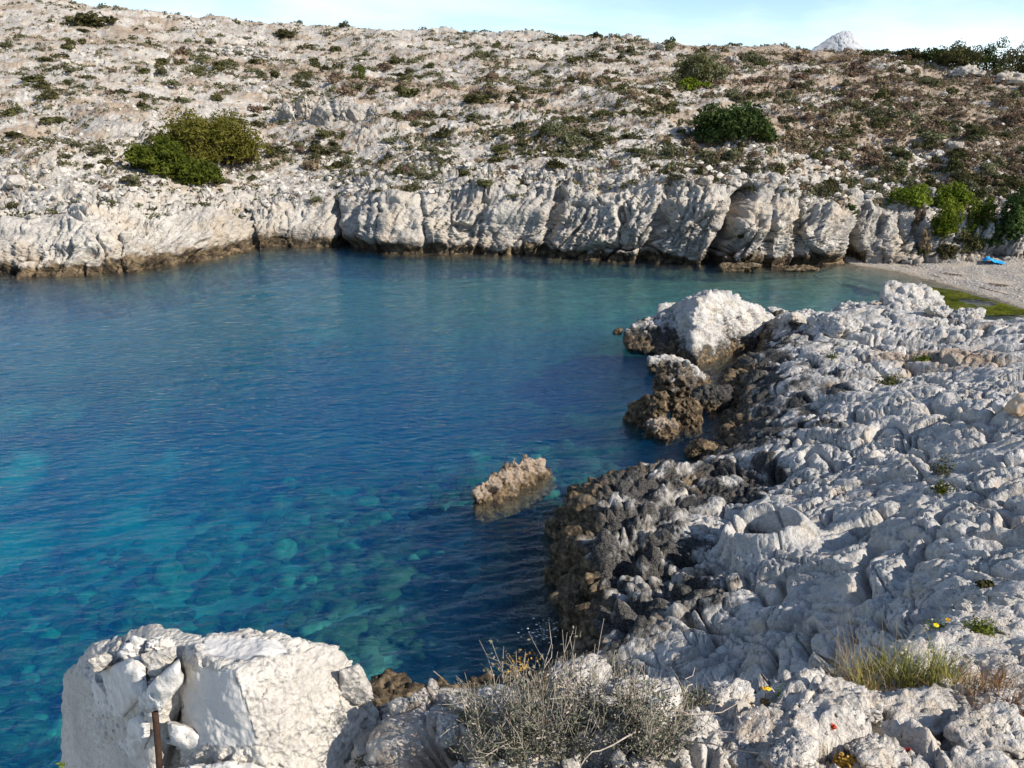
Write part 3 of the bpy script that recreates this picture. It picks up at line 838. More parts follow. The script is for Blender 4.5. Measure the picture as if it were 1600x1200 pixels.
disp = (1 - 0.6 * calm) * (0.10 * c1 + 0.12 * t1 - 0.04 * (1 - sstep(0, 0.08, d1)) + 0.03 * c2 + 0.05 * t2 - 0.02 * (1 - sstep(0, 0.1, d2)) + patch * (0.016 * c3 + 0.020 * t3) + patch * (0.007 * c4 + 0.007 * t4)) + 0.04 * fbm(Pf * 3, 97, 4) + 0.006 * fbm(Pf * 25, 98, 3)
D = Pf + Nf * disp[:, None]
soilm = np.clip(0.9 * sstep(0.0, 0.45, fbm(D * 2.0, 99, 4) + 0.35 * np.exp(-((lpx - 1560) / 90) ** 2 - ((lpy - 1060) / 60) ** 2)) * (1 - e1 * 0.3), 0, 1) * 0.7
full = P.copy(); full[idx] = D
mk = np.zeros((len(full), 3)); mk[idx, 1] = soilm
fc = grid_faces(NT2, NR2); fc = fc[keepv[fc].all(1)]
V, fc, mk = compact(full, fc, mk)
put("rock_ledge", mk_mesh("rock_ledge", V, fc, M['ledge'], True, mk), kind="structure", label="pale crumbling limestone ledge in the foreground")
LEDGE_V = V; lpj = project(V)
def ledge_at(px, py):
    d = np.abs(lpj[0] - px) + np.abs(lpj[1] - py)
    return LEDGE_V[np.argmin(d)].copy()

# ------------------------------------------------------------------ beach
BWL = [at_z(*p) for p in [(1330, 413), (1400, 424), (1450, 437), (1500, 451), (1560, 469), (1600, 482), (1700, 515), (1800, 560)]]
xs = np.linspace(17.0, 40.0, 260); ys = np.linspace(24.0, 47.0, 260)
XX, YY = np.meshgrid(xs, ys, indexing='ij'); q = np.stack([XX.ravel(), YY.ravel()], 1)
poly = [p[:2] for p in BWL] + [(60, 20), (60, 60), (BWL[0][0], 60)]
sgn = np.where(inside(q, poly), 1, -1); dd = poly_dist(q, BWL) * sgn
Z = np.where(dd > 0, 0.10 * dd ** 0.9 + 0.0, 0.16 * dd) + 0.05 * fbm(np.c_[q, 0 * q[:, :1]] * 0.7, 111, 3) * np.clip(np.abs(dd), 0, 1)
keepv = dd > -3
P = np.c_[q, Z]
wr = np.exp(-((dd - 1.9 - 0.5 * perlin(P * 0.5, 112)) / 0.3) ** 2) * sstep(-0.1, 0.3, perlin(P * 1.1, 113)) + 0.7 * np.exp(-((dd - 0.9 - 0.4 * perlin(P * 0.6, 114)) / 0.18) ** 2) * sstep(0.0, 0.3, perlin(P * 1.3, 115))
mk = np.stack([np.clip(wr, 0, 1), 0 * dd, 1 - sstep(-0.2, 0.7, dd)], 1)
fc = grid_faces(260, 260); fc = fc[keepv[fc].all(1)]
V, fc, mk = compact(P, fc, mk)
put("beach", mk_mesh("beach", V, fc, M['beach'], True, mk), kind="structure", label="small shingle beach at the head of the cove")
def beach_z(x, y):
    k = np.argmin((P[:, 0] - x) ** 2 + (P[:, 1] - y) ** 2); return float(P[k, 2])

# ------------------------------------------------------------------ seabed and water
FARWL = [at_z(px, cv(px, WATER_PY)) for px in range(-330, 1346, 40)]
NEARWL = [at_z(px, py) for px, py in BANK_WL] + [np.array([-2.0, 4.0, 0])]
NS1, NS2 = 420, 420
th = np.radians(np.linspace(-62, 55, NS1)); rr = np.exp(np.linspace(math.log(3.0), math.log(75.0), NS2))
TH, RR = np.meshgrid(th, rr, indexing='ij')
q = np.stack([(RR * np.sin(TH)).ravel(), (RR * np.cos(TH)).ravel()], 1)
dfar = poly_dist(q, FARWL); dnear = poly_dist(q, NEARWL); dbeach = poly_dist(q, BWL)
q3 = np.c_[q, 0 * q[:, :1]]
depth = np.minimum(np.minimum(0.45 + 0.10 * dfar + 0.022 * np.maximum(dfar - 8, 0) ** 2, 0.8 + 0.33 * dnear), 0.15 + 0.16 * dbeach)
depth = 6.5 * (1 - np.exp(-depth / 6.5)) * 1.15
bed = -depth + 0.35 * fbm(q3 * 0.35, 121, 4)
bed = np.minimum(bed, -0.25 - 0.05 * dbeach)
spx, spy, _ = project(np.c_[q, 0 * q[:, :1]])
weed = 0.72 + 0.45 * fbm(q3 * 0.16, 122, 4)
def blob(px, py, w, h): return np.exp(-((spx - px) / w) ** 2 - ((spy - py) / h) ** 2)
weed -= 0.62 * blob(230, 700, 420, 85) + 0.35 * blob(720, 680, 170, 45) + 0.3 * blob(330, 830, 200, 40)
weed += 0.3 * blob(250, 1060, 500, 90) + 0.5 * blob(600, 530, 700, 45) + 0.4 * blob(690, 780, 110, 40)
stony = sstep(760, 850, spy) * sstep(1000, 900, spx)
gr = blob(1540, 470, 110, 24) * sstep(-0.3, 0.3, perlin(q3 * 0.5, 124) + 0.25)
olive = sstep(17, 6, dfar) * 0.9
s1_, s2_, sid = worley(q3 * 1.15 + 0.3 * np.stack([perlin(q3, 125)] * 3, 1), 126)
z1_, z2_, zid = worley(q3 * 2.6, 127)
bed = bed + stony * (0.38 * np.clip(0.6 - s1_, -0.2, 0.6) + 0.16 * np.clip(0.5 - z1_, -0.2, 0.5))
weed = weed * (1 - stony) + stony * np.clip(0.88 + 0.6 * fbm(q3 * 0.45, 128, 3) - 0.62 * (sid > 0.74) - 0.35 * (zid > 0.75) - 0.4 * blob(650, 1000, 110, 60), 0, 1)
mk = np.stack([np.clip(weed, 0, 1), np.clip(gr * 1.2, 0, 1), np.clip(olive, 0, 1)], 1)
SEA = np.c_[q, bed]
put("seabed", mk_mesh("seabed", SEA, grid_faces(NS1, NS2), M['seabed'], True, mk), kind="structure", label="sandy seabed with dark weed patches under the clear water")
def bed_at(x, y):
    k = np.argmin((q[:, 0] - x) ** 2 + (q[:, 1] - y) ** 2); return float(bed[k])
SEAQ, SEAZ = q.copy(), bed.copy()
def bed_at(x, y):
    k = np.argmin((SEAQ[:, 0] - x) ** 2 + (SEAQ[:, 1] - y) ** 2); return float(SEAZ[k])

NW1, NW2 = 420, 620
th = np.radians(np.linspace(-60, 52, NW1)); rr = np.exp(np.linspace(math.log(4.0), math.log(62.0), NW2))
TH, RR = np.meshgrid(th, rr, indexing='ij')
qx, qy = (RR * np.sin(TH)).ravel(), (RR * np.cos(TH)).ravel()
ca, sa = math.cos(math.radians(20)), math.sin(math.radians(20))
ua, ub = qx * ca - qy * sa * -1, qx * -sa * -1 + qy * ca
ua = qx * ca + qy * sa; ub = -qx * sa + qy * ca        # crests run along ua
W = np.stack([ua, ub, 0 * ua], 1)
lvl = 0.6 + 0.5 * perlin(W * 0.11, 131)
wz = 0.022 * fbm(W * np.array([0.5, 2.0, 1]), 132, 3, 0.5) + 0.010 * ridged(W * np.array([0.9, 3.0, 1]) + 0.4 * np.stack([perlin(W * 0.7, 135)] * 3, 1), 133, 2)
wz = wz * lvl * 2.0
top = np.stack([qx, qy, wz], 1)
nW = len(top)
fc = grid_faces(NW1, NW2)
a = np.arange(nW).reshape(NW1, NW2)
ring = np.concatenate([a[:, 0], a[-1, 1:], a[::-1, -1][1:], a[0, ::-1][1:-1]])
low = top[ring].copy(); low[:, 2] = -9.0
cen = np.array([[0, 25.0, -9.0]])
V = np.concatenate([top, low, cen])
nr = len(ring); li = nW + np.arange(nr)
side = np.stack([ring, np.roll(ring, -1), np.roll(li, -1), li], 1)
bot = np.stack([li, np.roll(li, -1), np.full(nr, nW + nr), np.full(nr, nW + nr)], 1)
tri = [tuple(t[:3]) for t in bot]
bm_f = np.concatenate([fc, side])
# bottom as thin quads split at the centre is built as triangles in a second pass
me = bpy.data.meshes.new("water")
allf = [tuple(f) for f in bm_f.tolist()] + [tuple(int(v) for v in t) for t in tri]
me.from_pydata(V.tolist(), [], allf)
bmw = bmesh.new(); bmw.from_mesh(me); bmesh.ops.recalc_face_normals(bmw, faces=bmw.faces[:]); bmw.to_mesh(me); bmw.free()
sm = np.zeros(len(me.polygons), bool); sm[:len(fc)] = True
me.polygons.foreach_set("use_smooth", sm)
me.materials.append(M['water'])
put("water", me, kind="structure", label="clear blue green sea water of the cove")

# stones lying on the seabed, too many and too blurred by the water to count
parts = []; shade = []
rng = np.random.default_rng(5)
for k in range(800):
    px, py = rng.uniform(-60, 960), rng.uniform(770, 1120)
    if rng.random() < 0.25: px, py = rng.uniform(300, 900), rng.uniform(700, 860)
    dz = rng.uniform(2.0, 3.2)
    g = at_z(px, py, -dz)
    z = bed_at(g[0], g[1])
    s = rng.uniform(0.14, 0.42) * (1.6 if rng.random() < 0.08 else 1)
    v, f = rock_shape(1000 + k, (s, s * rng.uniform(0.7, 1.1), s * rng.uniform(0.45, 0.7)), 2, 14, 6, 0.12)
    parts.append((v + [g[0], g[1], z + s * 0.15], f)); shade.append(np.full(len(v), rng.random()))
V, fc = join(parts); shade = np.concatenate(shade)
put("submerged_stones", mk_mesh("submerged_stones", V, fc, M['under_rock'], True, np.stack([shade, 0 * shade, 0 * shade], 1)), kind="stuff", label="dark stones covering the seabed under the clear near water")

# ------------------------------------------------------------------ rocks that stand on their own
def bbox_px(px, py, w, h, z):
    """Ground point under the middle of a thing, and metres for w by h photograph pixels there."""
    p = at_z(px, py, z); _, _, zc = project(p)
    return p, w / F * zc, h / F * zc
def rock_mask(V, seed, brown_z=-9, black_z=-9, soil=0.0):
    n1 = perlin(V * 1.1, seed) * 0.5 + perlin(V * 3.1, seed + 1) * 0.3
    n1 = n1 + perlin(V * 7.0, seed + 2) * 0.2
    r = 1 - sstep(brown_z - 0.45, brown_z + 0.45, V[:, 2] + n1)
    b = 1 - sstep(black_z - 0.55, black_z + 0.55, V[:, 2] + n1)
    return np.stack([r, np.full(len(V), soil), np.clip(b, 0, 0.9)], 1)
def world_rock(name, loc, dims, seed, label, cat="rock", sub=5, mat='bank', brown=-9, black=-9, soil=0.0, rz=0.0, tilt=0.0, rough=0.06, crack=0.05, cscale=2.2, planes=14, p=14, group=None, spiky=0.0, pts=None):
    if pts is not None:
        c, ns, hs = hull_planes(pts)
        V, f = rock_shape(seed, (1, 1, 1), sub, p=p, rough=0.0, normals=ns, offsets=hs)
        loc = c; size = float(np.mean(np.linalg.norm(V, axis=1)))
    else:
        V, f = rock_shape(seed, dims, sub, planes, p, rough=0.0)
        size = float(np.mean(dims))
        c, s = math.cos(tilt), math.sin(tilt)
        V = V @ np.array([[c, 0, -s], [0, 1, 0], [s, 0, c]]).T
        c, s = math.cos(rz), math.sin(rz)
        V = V @ np.array([[c, -s, 0], [s, c, 0], [0, 0, 1]]).T
    fn = np.cross(V[f[:, 1]] - V[f[:, 0]], V[f[:, 2]] - V[f[:, 0]]); d = np.zeros_like(V)
    for c_ in range(3): np.add.at(d, f[:, c_], fn)
    d /= np.maximum(np.linalg.norm(d, axis=1, keepdims=True), 1e-9)
    q = V / size
    wq = np.stack([perlin(q * 2.4 + 5, seed), perlin(q * 2.4 + 9, seed + 1), perlin(q * 2.4 + 13, seed + 2)], 1)
    c1, t1, d1 = facets(q * cscale + 0.35 * wq + seed, seed)
    c2, t2, d2 = facets(q * cscale * 2.7 + 0.6 * wq + seed, seed + 3)
    c3, t3, d3 = facets(q * cscale * 6.5 + wq + seed, seed + 6)
    k = crack * (1.3 * c1 + 1.7 * t1 - 1.4 * np.exp(-(d1 / 0.05) ** 2) + 0.6 * c2 + 0.9 * t2 - 0.8 * np.exp(-(d2 / 0.07) ** 2) + 0.22 * c3 + 0.3 * t3 - 0.2 * np.exp(-(d3 / 0.1) ** 2)) + rough * fbm(q * 2.2 + seed, seed + 5, 5, 0.55)
    if spiky:
        m1, m2, mid = worley(q * 3.4 + wq * 0.7, seed + 7)
        n1, n2, nid = worley(q * 7.5 + wq, seed + 8)
        k = k + spiky * (np.clip(0.55 - m1, -0.35, 0.5) + 0.45 * np.clip(0.5 - n1, -0.3, 0.5) + 0.4 * (mid - 0.5))
    V = V + d * (k * size)[:, None]
    Wd = V + np.asarray(loc)
    me = mk_mesh(name, V, f, M[mat], True, rock_mask(Wd, seed, brown, black, soil))
    return put(name, me, None, loc, label, cat, group)

# the big pale boulder at the tip of the bank and its darker shoulder
b0 = at_z(1050, 562, 0)
def bpt(px, py, dy): return at_y(px, py, b0[1] + dy)
world_rock("boulder", None, None, 201, "large pale limestone boulder standing in the water at the tip of the bank", "boulder", 6, 'bank', brown=0.25, black=0.55, p=60, rough=0.03, crack=0.045, cscale=3.4,
    pts=[bpt(1110, 453, 1.0), bpt(1085, 473, 0.6), bpt(1080, 525, -0.3), bpt(1095, 608, -1.0), bpt(1035, 578, 1.2), bpt(1050, 498, 1.8), bpt(1064, 474, 1.8), bpt(1155, 462, 2.0), bpt(1216, 490, 2.8), bpt(1196, 540, 1.8), bpt(1152, 590, 0.4), bpt(1050, 480, 4.0), bpt(1212, 520, 4.5), bpt(1120, 600, 4.0), bpt(1100, 454, 2.5)])
world_rock("rock", None, None, 202, "dark low rock shoulder against the left side of the large pale boulder", "rock", 5, 'bank', brown=0.5, black=1.0, p=16, rough=0.06, crack=0.07,
    pts=[bpt(975, 545, 1.0), bpt(978, 506, 1.6), bpt(1005, 497, 2.0), bpt(1045, 484, 2.2), bpt(1068, 500, 1.2), bpt(1060, 560, 0.2), bpt(1010, 556, 0.5), bpt(985, 550, 3), bpt(1060, 540, 3.4)])
world_rock("rock", None, None, 203, "small grey rock standing behind the left edge of the large boulder", "rock", 4, 'bank', p=16, rough=0.06, crack=0.08,
    pts=[bpt(1015, 505, 2.6), bpt(1030, 474, 3.0), bpt(1050, 478, 3.2), bpt(1075, 470, 3.0), bpt(1070, 510, 2.6), bpt(1030, 500, 4.0), bpt(1070, 500, 4.0)])
ra, rb_ = at_z(736, 788, 0), at_z(856, 732, 0)
na, nb = 150, 90
ta, tb = np.meshgrid(np.linspace(0, 1, na), np.linspace(-1, 1, nb), indexing='ij')
ax = (rb_ - ra); al = float(np.linalg.norm(ax)); ax = ax / al; cr = np.array([ax[1], -ax[0], 0.0])     # cr points to the sunny, camera side
crest = np.interp(ta, [0, .06, .12, .2, .27, .33, .41, .47, .55, .60, .68, .75, .83, .92, 1], [-.4, .30, .55, .62, .90, .70, .98, .80, 1.0, .72, .92, .60, .62, .40, -.3])
hw = np.where(tb > 0, 0.62, 0.30) * (0.55 + 0.45 * np.sin(np.pi * np.clip(ta, 0.02, 0.98)))
z_ = (crest + 0.55) * (1 - np.abs(tb) ** np.where(tb > 0, 1.0, 1.6)) - 0.55
PR = ra + ax * (ta * al)[..., None] + cr * (tb * hw)[..., None]; PR[..., 2] = z_ * 0.70
NR = grid_normals(PR); NR = NR if NR[na // 2, nb // 2, 2] > 0 else -NR
pf, nf = PR.reshape(-1, 3), NR.reshape(-1, 3)
m1_, m2_, mi_ = worley(pf * 3.4 + 0.3 * perlin(pf * 3, 3)[:, None], 212); c1_, t1_, d1_ = facets(pf * 6.0, 213)
k_ = 0.30 * np.clip(0.5 - m1_, -0.35, 0.4) + 0.05 * c1_ + 0.07 * t1_ - 0.05 * np.exp(-(d1_ / 0.08) ** 2) + 0.07 * fbm(pf * 3, 214, 4)
pf = pf + nf * (k_ * np.clip(1.15 - np.abs(tb.ravel()), 0, 1) ** 0.3)[:, None]
tr = np.clip(1 - sstep(0.05, 0.3, pf[:, 2] + 0.2 * perlin(pf * 3, 215)) + 0.9 * sstep(0.6, 0.95, z_.ravel()) * sstep(-0.2, 0.3, perlin(pf * 4, 216)), 0, 1)
me = mk_mesh("sea_rock", pf, grid_faces(na, nb), M['bank'], True, np.stack([tr * 0.8, np.full(len(pf), 0.75), 0 * tr], 1))
put("sea_rock", me, None, None, "jagged yellowish rock alone in the blue water off the bank", "rock")
def sea_rock(px, py, w, h, label, seed, brown=0.6, black=0.3, rz=0.0, sub=5, spiky=0.22, depth=0.75, tilt=0.0, soil=0.0):
    p, wm, hm = bbox_px(px, py, w, h, 0.0)
    hh = hm / 0.86
    return world_rock("sea_rock", p + [0, wm * depth * 0.3, hh * 0.18], (wm * 0.56, wm * depth * 0.5, hh * 0.84), seed, label, "rock", sub, 'bank', brown, black, soil, rz, tilt, 0.08, 0.06, 2.4, 12, 9, None, spiky)
sea_rock(1012, 668, 62, 54, "brown wedge shaped rock leaning out of the shallow water", 212, brown=1.3, black=-2, rz=-0.7, spiky=0.16, depth=0.6, tilt=-0.35)
sea_rock(1036, 686, 44, 24, "low tan rock in front of the brown wedge shaped rock", 213, brown=0.4, black=-2, soil=0.7, depth=0.8)
sea_rock(1074, 668, 46, 54, "brown upright rock between the wedge shaped rock and the bank", 214, brown=1.3, black=-2, depth=0.7)
sea_rock(1040, 582, 56, 22, "flat dark rock with green weed in the water below the boulder", 215, brown=0.3, black=0.5, depth=0.7)
sea_rock(1075, 622, 84, 48, "dark brown broken rock at the foot of the bank below the boulder", 216, brown=0.7, black=0.9, depth=0.7, spiky=0.25)
sea_rock(1112, 640, 58, 30, "black low rock tight against the foot of the bank", 217, brown=0.2, black=1.2, depth=0.7)
sea_rock(1100, 716, 54, 24, "low brown rock in the inlet beside the honeycombed edge", 218, brown=0.7, black=-2, depth=0.8)
sea_rock(966, 521, 16, 7, "tiny dark rock tip left of the boulder's dark shoulder", 219, brown=0.6, black=0.3, sub=3)
sea_rock(1160, 424, 62, 10, "dark weedy ledge at the waterline under the far cliff", 220, brown=0.9, black=0.4, sub=4, depth=0.5)
sea_rock(1255, 424, 52, 7, "long dark ledge at the waterline near the beach", 221, brown=0.9, black=0.4, sub=4, depth=0.5)
for k, (px, py, w, h, dy, lab) in enumerate([
    (1426, 486, 78, 50, 0.0, "largest grey boulder crowning the near bank by the green shallows"),
    (1388, 494, 58, 26, -0.1, "tan topped boulder leaning left of the crowning boulder"),
    (1348, 500, 66, 30, 0.2, "long grey boulder in the middle of the crest of the near bank"),
    (1310, 520, 74, 34, -0.2, "broad grey boulder low on the crest of the near bank"),
    (1262, 508, 52, 22, 0.2, "flat grey boulder at the left end of the crest boulders"),
    (1345, 528, 62, 30, -0.6, "squat grey boulder in front of the crest boulders"),
    (1396, 512, 60, 24, -0.5, "rounded grey boulder below the crowning boulder"),
    (1470, 494, 40, 18, 0.0, "small pale boulder right of the crowning boulder"),
    (1520, 492, 60, 14, 0.0, "flat pale boulder near the right end of the crest"),
    (1230, 504, 44, 18, 0.4, "small pale boulder where the crest meets the large boulder")]):
    p = bank_at(px, py); _, _, zc = project(p)
    wm, hm = w / F * zc, h / F * zc
    world_rock("boulder", p + [0, dy + wm * 0.15, hm * 0.22], (wm * 0.56, wm * 0.42, hm * 0.62), 231 + k, lab, "boulder", 5, 'bank', soil=0.5 if k == 1 else 0.0, rz=0.3 * (k % 3 - 1), rough=0.08, crack=0.09, cscale=1.7, planes=11, p=20)
for k, (px, py, w, h, mat, lab) in enumerate([(1566, 645, 30, 24, 'white_stone', "pale round stone beside the ochre stone on the right of the bank"), (1590, 648, 34, 38, 'orange_stone', "ochre stone beside the pale round stone on the right of the bank")]):
    p = bank_at(px, py); _, _, zc = project(p); wm, hm = w / F * zc, h / F * zc
    world_rock("stone", p + [0, 0, hm * 0.35], (wm * 0.55, wm * 0.5, hm * 0.6), 251 + k, lab, "stone", 4, mat, rough=0.05, crack=0.03, p=10)

# the ruined masonry block in the foreground
root = put("masonry_block", None, None, (0, 0, 0), "broken pale masonry block with embedded stones and a rusty iron bar above the water", "masonry block")
base = at_d(330, 1150, 2.75); root.location = [float(v) for v in base]
def hull_part(name, pix, seed, mat, sub=5, p=34, rough=0.02, crack=0.0, cscale=4, label=None, back=None, face=None, grain=0.0):
    P3 = [at_y(*t) for t in pix]
    if back:
        P3 += [at_d(px, py, t + back) for px, py, t in pix]
    c, ns, hs = hull_planes(P3)
    V, f = rock_shape(seed, (1, 1, 1), sub, p=p, rough=0.0, normals=ns, offsets=hs)
    d = V / np.maximum(np.linalg.norm(V, axis=1, keepdims=True), 1e-6)
    size = float(np.mean(np.linalg.norm(V, axis=1)))
    Wd = V + c
    k = rough * fbm(Wd * 5 + seed, seed, 5, 0.55)
    m = np.zeros((len(V), 3))
    if face is not None:      # the part of the surface that was trowelled smooth
        wx, wy, _ = project(Wd)
        nrm = d
        m[:, 0] = sstep(-0.2, 0.2, face(wx, wy) + 0.6 * perlin(Wd * 9, seed) + 0.4 * perlin(Wd * 24, seed))
    if grain:
        c1, t1, d1 = facets(Wd * 17, seed); c2, t2, d2 = facets(Wd * 42, seed + 1)
        k = k + grain * (c1 + t1 + 0.5 * c2 + 0.5 * t2) * (1 - m[:, 0])
    if crack:
        c1, t1, d1 = facets(V / size * cscale, seed)
        k = k + crack * (c1 + 1.2 * t1)
    V = V + d * k[:, None]
    o = put(name, mk_mesh(name, V, f, M[mat], True, m), root, c - base)
    if label: o["label"] = label
    return o
def smooth_face(x, y):        # left-hand front face and the worn top
    a = np.minimum(np.minimum(x - 286, (366 + (y - 1050) * 0.36) - x), y - 1046) / 12.0
    b = -((x - 385) / 75) ** 2 - ((y - 1012) / 20) ** 2 + 0.8
    return np.clip(np.maximum(np.minimum(a, (1165 - y) / 10.0), b), -1, 1)
hull_part("mortar_core", [(283, 1003, 2.26), (330, 990, 2.30), (385, 978, 2.34), (462, 1000, 2.27), (540, 1017, 2.32), (574, 1062, 2.32), (592, 1130, 2.26), (598, 1225, 2.16), (283, 1042, 2.32), (366, 1050, 2.05), (404, 1172, 1.985), (330, 1165, 2.18), (270, 1110, 2.36), (560, 1250, 2.06), (430, 1250, 1.93), (300, 1250, 2.05), (310, 1100, 2.7), (560, 1130, 2.7)],
          301, 'mortar', 7, 60, 0.022, 0.0, 4, "larger right half of the block with a smooth shaded face", None, smooth_face, 0.012)
hull_part("mortar_core", [(97, 1054, 2.86), (142, 1010, 2.78), (238, 974, 2.62), (316, 990, 2.48), (308, 1030, 2.30), (160, 1044, 2.58), (236, 1060, 2.22), (102, 1250, 2.82), (240, 1250, 2.10), (246, 1110, 2.17), (104, 1130, 2.84), (150, 1110, 3.1), (300, 1110, 2.9)],
          302, 'mortar', 6, 44, 0.022, 0.0, 4, "smaller left half of the block set with stones", None, None, 0.013)
hull_part("mortar_core", [(225, 1090, 2.45), (300, 1080, 2.45), (310, 1250, 2.30), (225, 1250, 2.30), (230, 1090, 2.8), (300, 1090, 2.8)], 303, 'mortar', 5, 30, 0.03, 0.0, 4, "recessed rubble core behind the iron bar", None, None, 0.012)
def face_y(px): return 2.15 + max(0.0, 243 - px) / 143.0 * 0.67
def ST(pix, seed, mat='white_stone', prot=0.03, back=0.2, p=40, rough=0.022, crack=0.018, y=None):
    mx, my = np.mean([t[0] for t in pix]), np.mean([t[1] for t in pix])
    pix = [(mx + (x - mx) * 1.06, my + (yy - my) * 1.06) for x, yy in pix]
    f_ = [(x, yy, (face_y(x) if y is None else y) - prot) for x, yy in pix]
    b_ = [(mx + (x - mx) * 0.9, my + (yy - my) * 0.9, (face_y(x) if y is None else y) + back) for x, yy in pix]
    hull_part("stone", f_ + b_, seed, mat, 5, p, rough, crack, 2.0, None)
ST([(146, 1056), (158, 1047), (222, 1023), (230, 1078), (184, 1124), (150, 1104)], 311, prot=0.06)
ST([(219, 1092), (246, 1058), (279, 1030), (286, 1064), (252, 1112)], 312, prot=0.05)
ST([(170, 1164), (200, 1130), (228, 1108), (236, 1150), (216, 1184), (188, 1180)], 313, prot=0.035)
ST([(192, 1018), (208, 996), (224, 1002), (224, 1020), (200, 1030)], 314, y=2.40, prot=0.01, back=0.1)
ST([(233, 1004), (262, 996), (268, 1010), (248, 1020), (232, 1016)], 315, y=2.38, prot=0.01, back=0.1)
ST([(222, 1022), (276, 1010), (276, 1030), (240, 1060), (224, 1044)], 316, 'mortar', 0.03, 0.14, 30, 0.02, 0.012, y=2.26)
ST([(266, 1128), (292, 1134), (345, 1170), (320, 1184), (270, 1160)], 317, prot=0.05, y=2.14)
ST([(140, 1032), (165, 1020), (180, 1028), (158, 1048), (148, 1046)], 318, 'mortar', 0.02, 0.1, 30, 0.02, 0.012, y=2.42)
ST([(532, 1050), (560, 1042), (582, 1090), (560, 1102), (534, 1090)], 319, 'mortar', 0.02, 0.2, 30, 0.02, 0.014, y=2.24)
ST([(285, 1200), (360, 1190), (420, 1196), (410, 1230), (290, 1230)], 320, prot=0.04, y=2.0)
v, f = tube_data([at_y(242, 1112, 2.12), at_y(244, 1130, 2.105), at_y(248, 1180, 2.09), at_y(252, 1250, 2.07)], 0.011, 0.011, 10)
put("iron_bar", mk_mesh("iron_bar", v - base, f, M['rust'], True), root)

# ------------------------------------------------------------------ bushes
def bush_parts(w, d, h, seed, nl, nleaf, leaf, lump=0.34, aspect=0.5, low=0.02, top_bias=0.0, skew=0.0):
    """Foliage of many small leaves on the shells of overlapping lumps, plus bare branches inside."""
    rng = np.random.default_rng(seed)
    cs, rs = [], []
    for k in range(nl):
        a = rng.uniform(0, 2 * math.pi); r = math.sqrt(rng.random()) * 0.78
        x, y = r * math.cos(a), r * math.sin(a)
        zt = math.sqrt(max(0.05, 1 - r * r)) * (1 + skew * x)
        z = zt * (rng.uniform(0.35, 0.86) if k % 3 else rng.uniform(0.15, 0.4))
        cs.append((x, y, z)); rs.append(lump * rng.uniform(0.65, 1.2))
    cs, rs = np.array(cs), np.array(rs)
    pick = rng.choice(nl, nleaf, p=rs ** 2 / (rs ** 2).sum())
    dirs = unit(nleaf, rng); dirs[:, 2] = np.abs(dirs[:, 2]) * (rng.random(nleaf) > 0.2) * 1.0 + dirs[:, 2] * 0.0 - (rng.random(nleaf) < 0.2) * np.abs(dirs[:, 2]) * 0.5
    rad = rs[pick] * rng.uniform(0.55, 1.08, nleaf) ** 0.6
    rad *= 1 + 0.22 * perlin(np.c_[dirs * 3.0] + pick[:, None] * 3.7, seed)
    C = cs[pick] + dirs * rad[:, None]
    ok = C[:, 2] > low
    C, dirs = C[ok], dirs[ok]
    # gaps: leave out leaves where a coarse noise runs low
    gap = perlin(C * 4.2 + seed, seed + 2) > -0.28
    C, dirs = C[gap], dirs[gap]
    S = np.array([w / 2, d / 2, h])
    Cw = C * S
    V, f = leaf_mesh_data(Cw, leaf * rng.uniform(0.6, 1.3, len(Cw)), dirs / S * np.mean(S), aspect, rng, 0.55)
    br = []
    for k in range(max(5, nl // 2)):
        e = cs[rng.integers(nl)] * S * rng.uniform(0.7, 1.0)
        st = np.array([rng.normal() * 0.05 * w, rng.normal() * 0.05 * d, -0.05 * h])
        mid = (st + e) / 2 + rng.normal(size=3) * 0.06 * w; mid[2] = abs(mid[2])
        br.append(tube_data([st, (st + mid) / 2 + [0, 0, 0.03 * h], mid, e], 0.016 * w ** 0.8 * 1.2, 0.005 * w ** 0.8, 5))
    return (V, f), join(br)
def bush(name, px, py, wpx, hpx, mats, label, cat="bush", group=None, seed=1, nl=26, nleaf=2600, leaf=0.22, depth=0.8, lump=0.34, base=None, skew=0.0, aspect=0.5, sink=0.1, at=None):
    p = (hill_at(px, py) if at is None else at(px, py)) if base is None else base
    _, _, zc = project(p)
    w, h = wpx / F * zc, hpx / F * zc * 0.98
    (V, f), (bv, bf) = bush_parts(w, w * depth, h, seed, nl, nleaf, leaf, lump, aspect, skew=skew)
    root = put(name, None, None, p + [0, w * depth * 0.22, -sink * h], label, cat, group)
    ms = mats if isinstance(mats, (list, tuple)) else [mats]
    mi = None
    if len(ms) > 1:
        c = V.reshape(-1, 4, 3).mean(1)
        k = perlin(c * 0.55 + seed, seed) + 0.9 * (c[:, 2] / h - 0.5) + 0.5 * c[:, 0] / w
        mi = (k > 0.05).astype(np.int32)
    put("foliage", mk_mesh("foliage", V, f, [M[m] for m in ms], False, None, mi), root)
    put("branches", mk_mesh("branches", bv, bf, M['bark'], True), root)
    return root
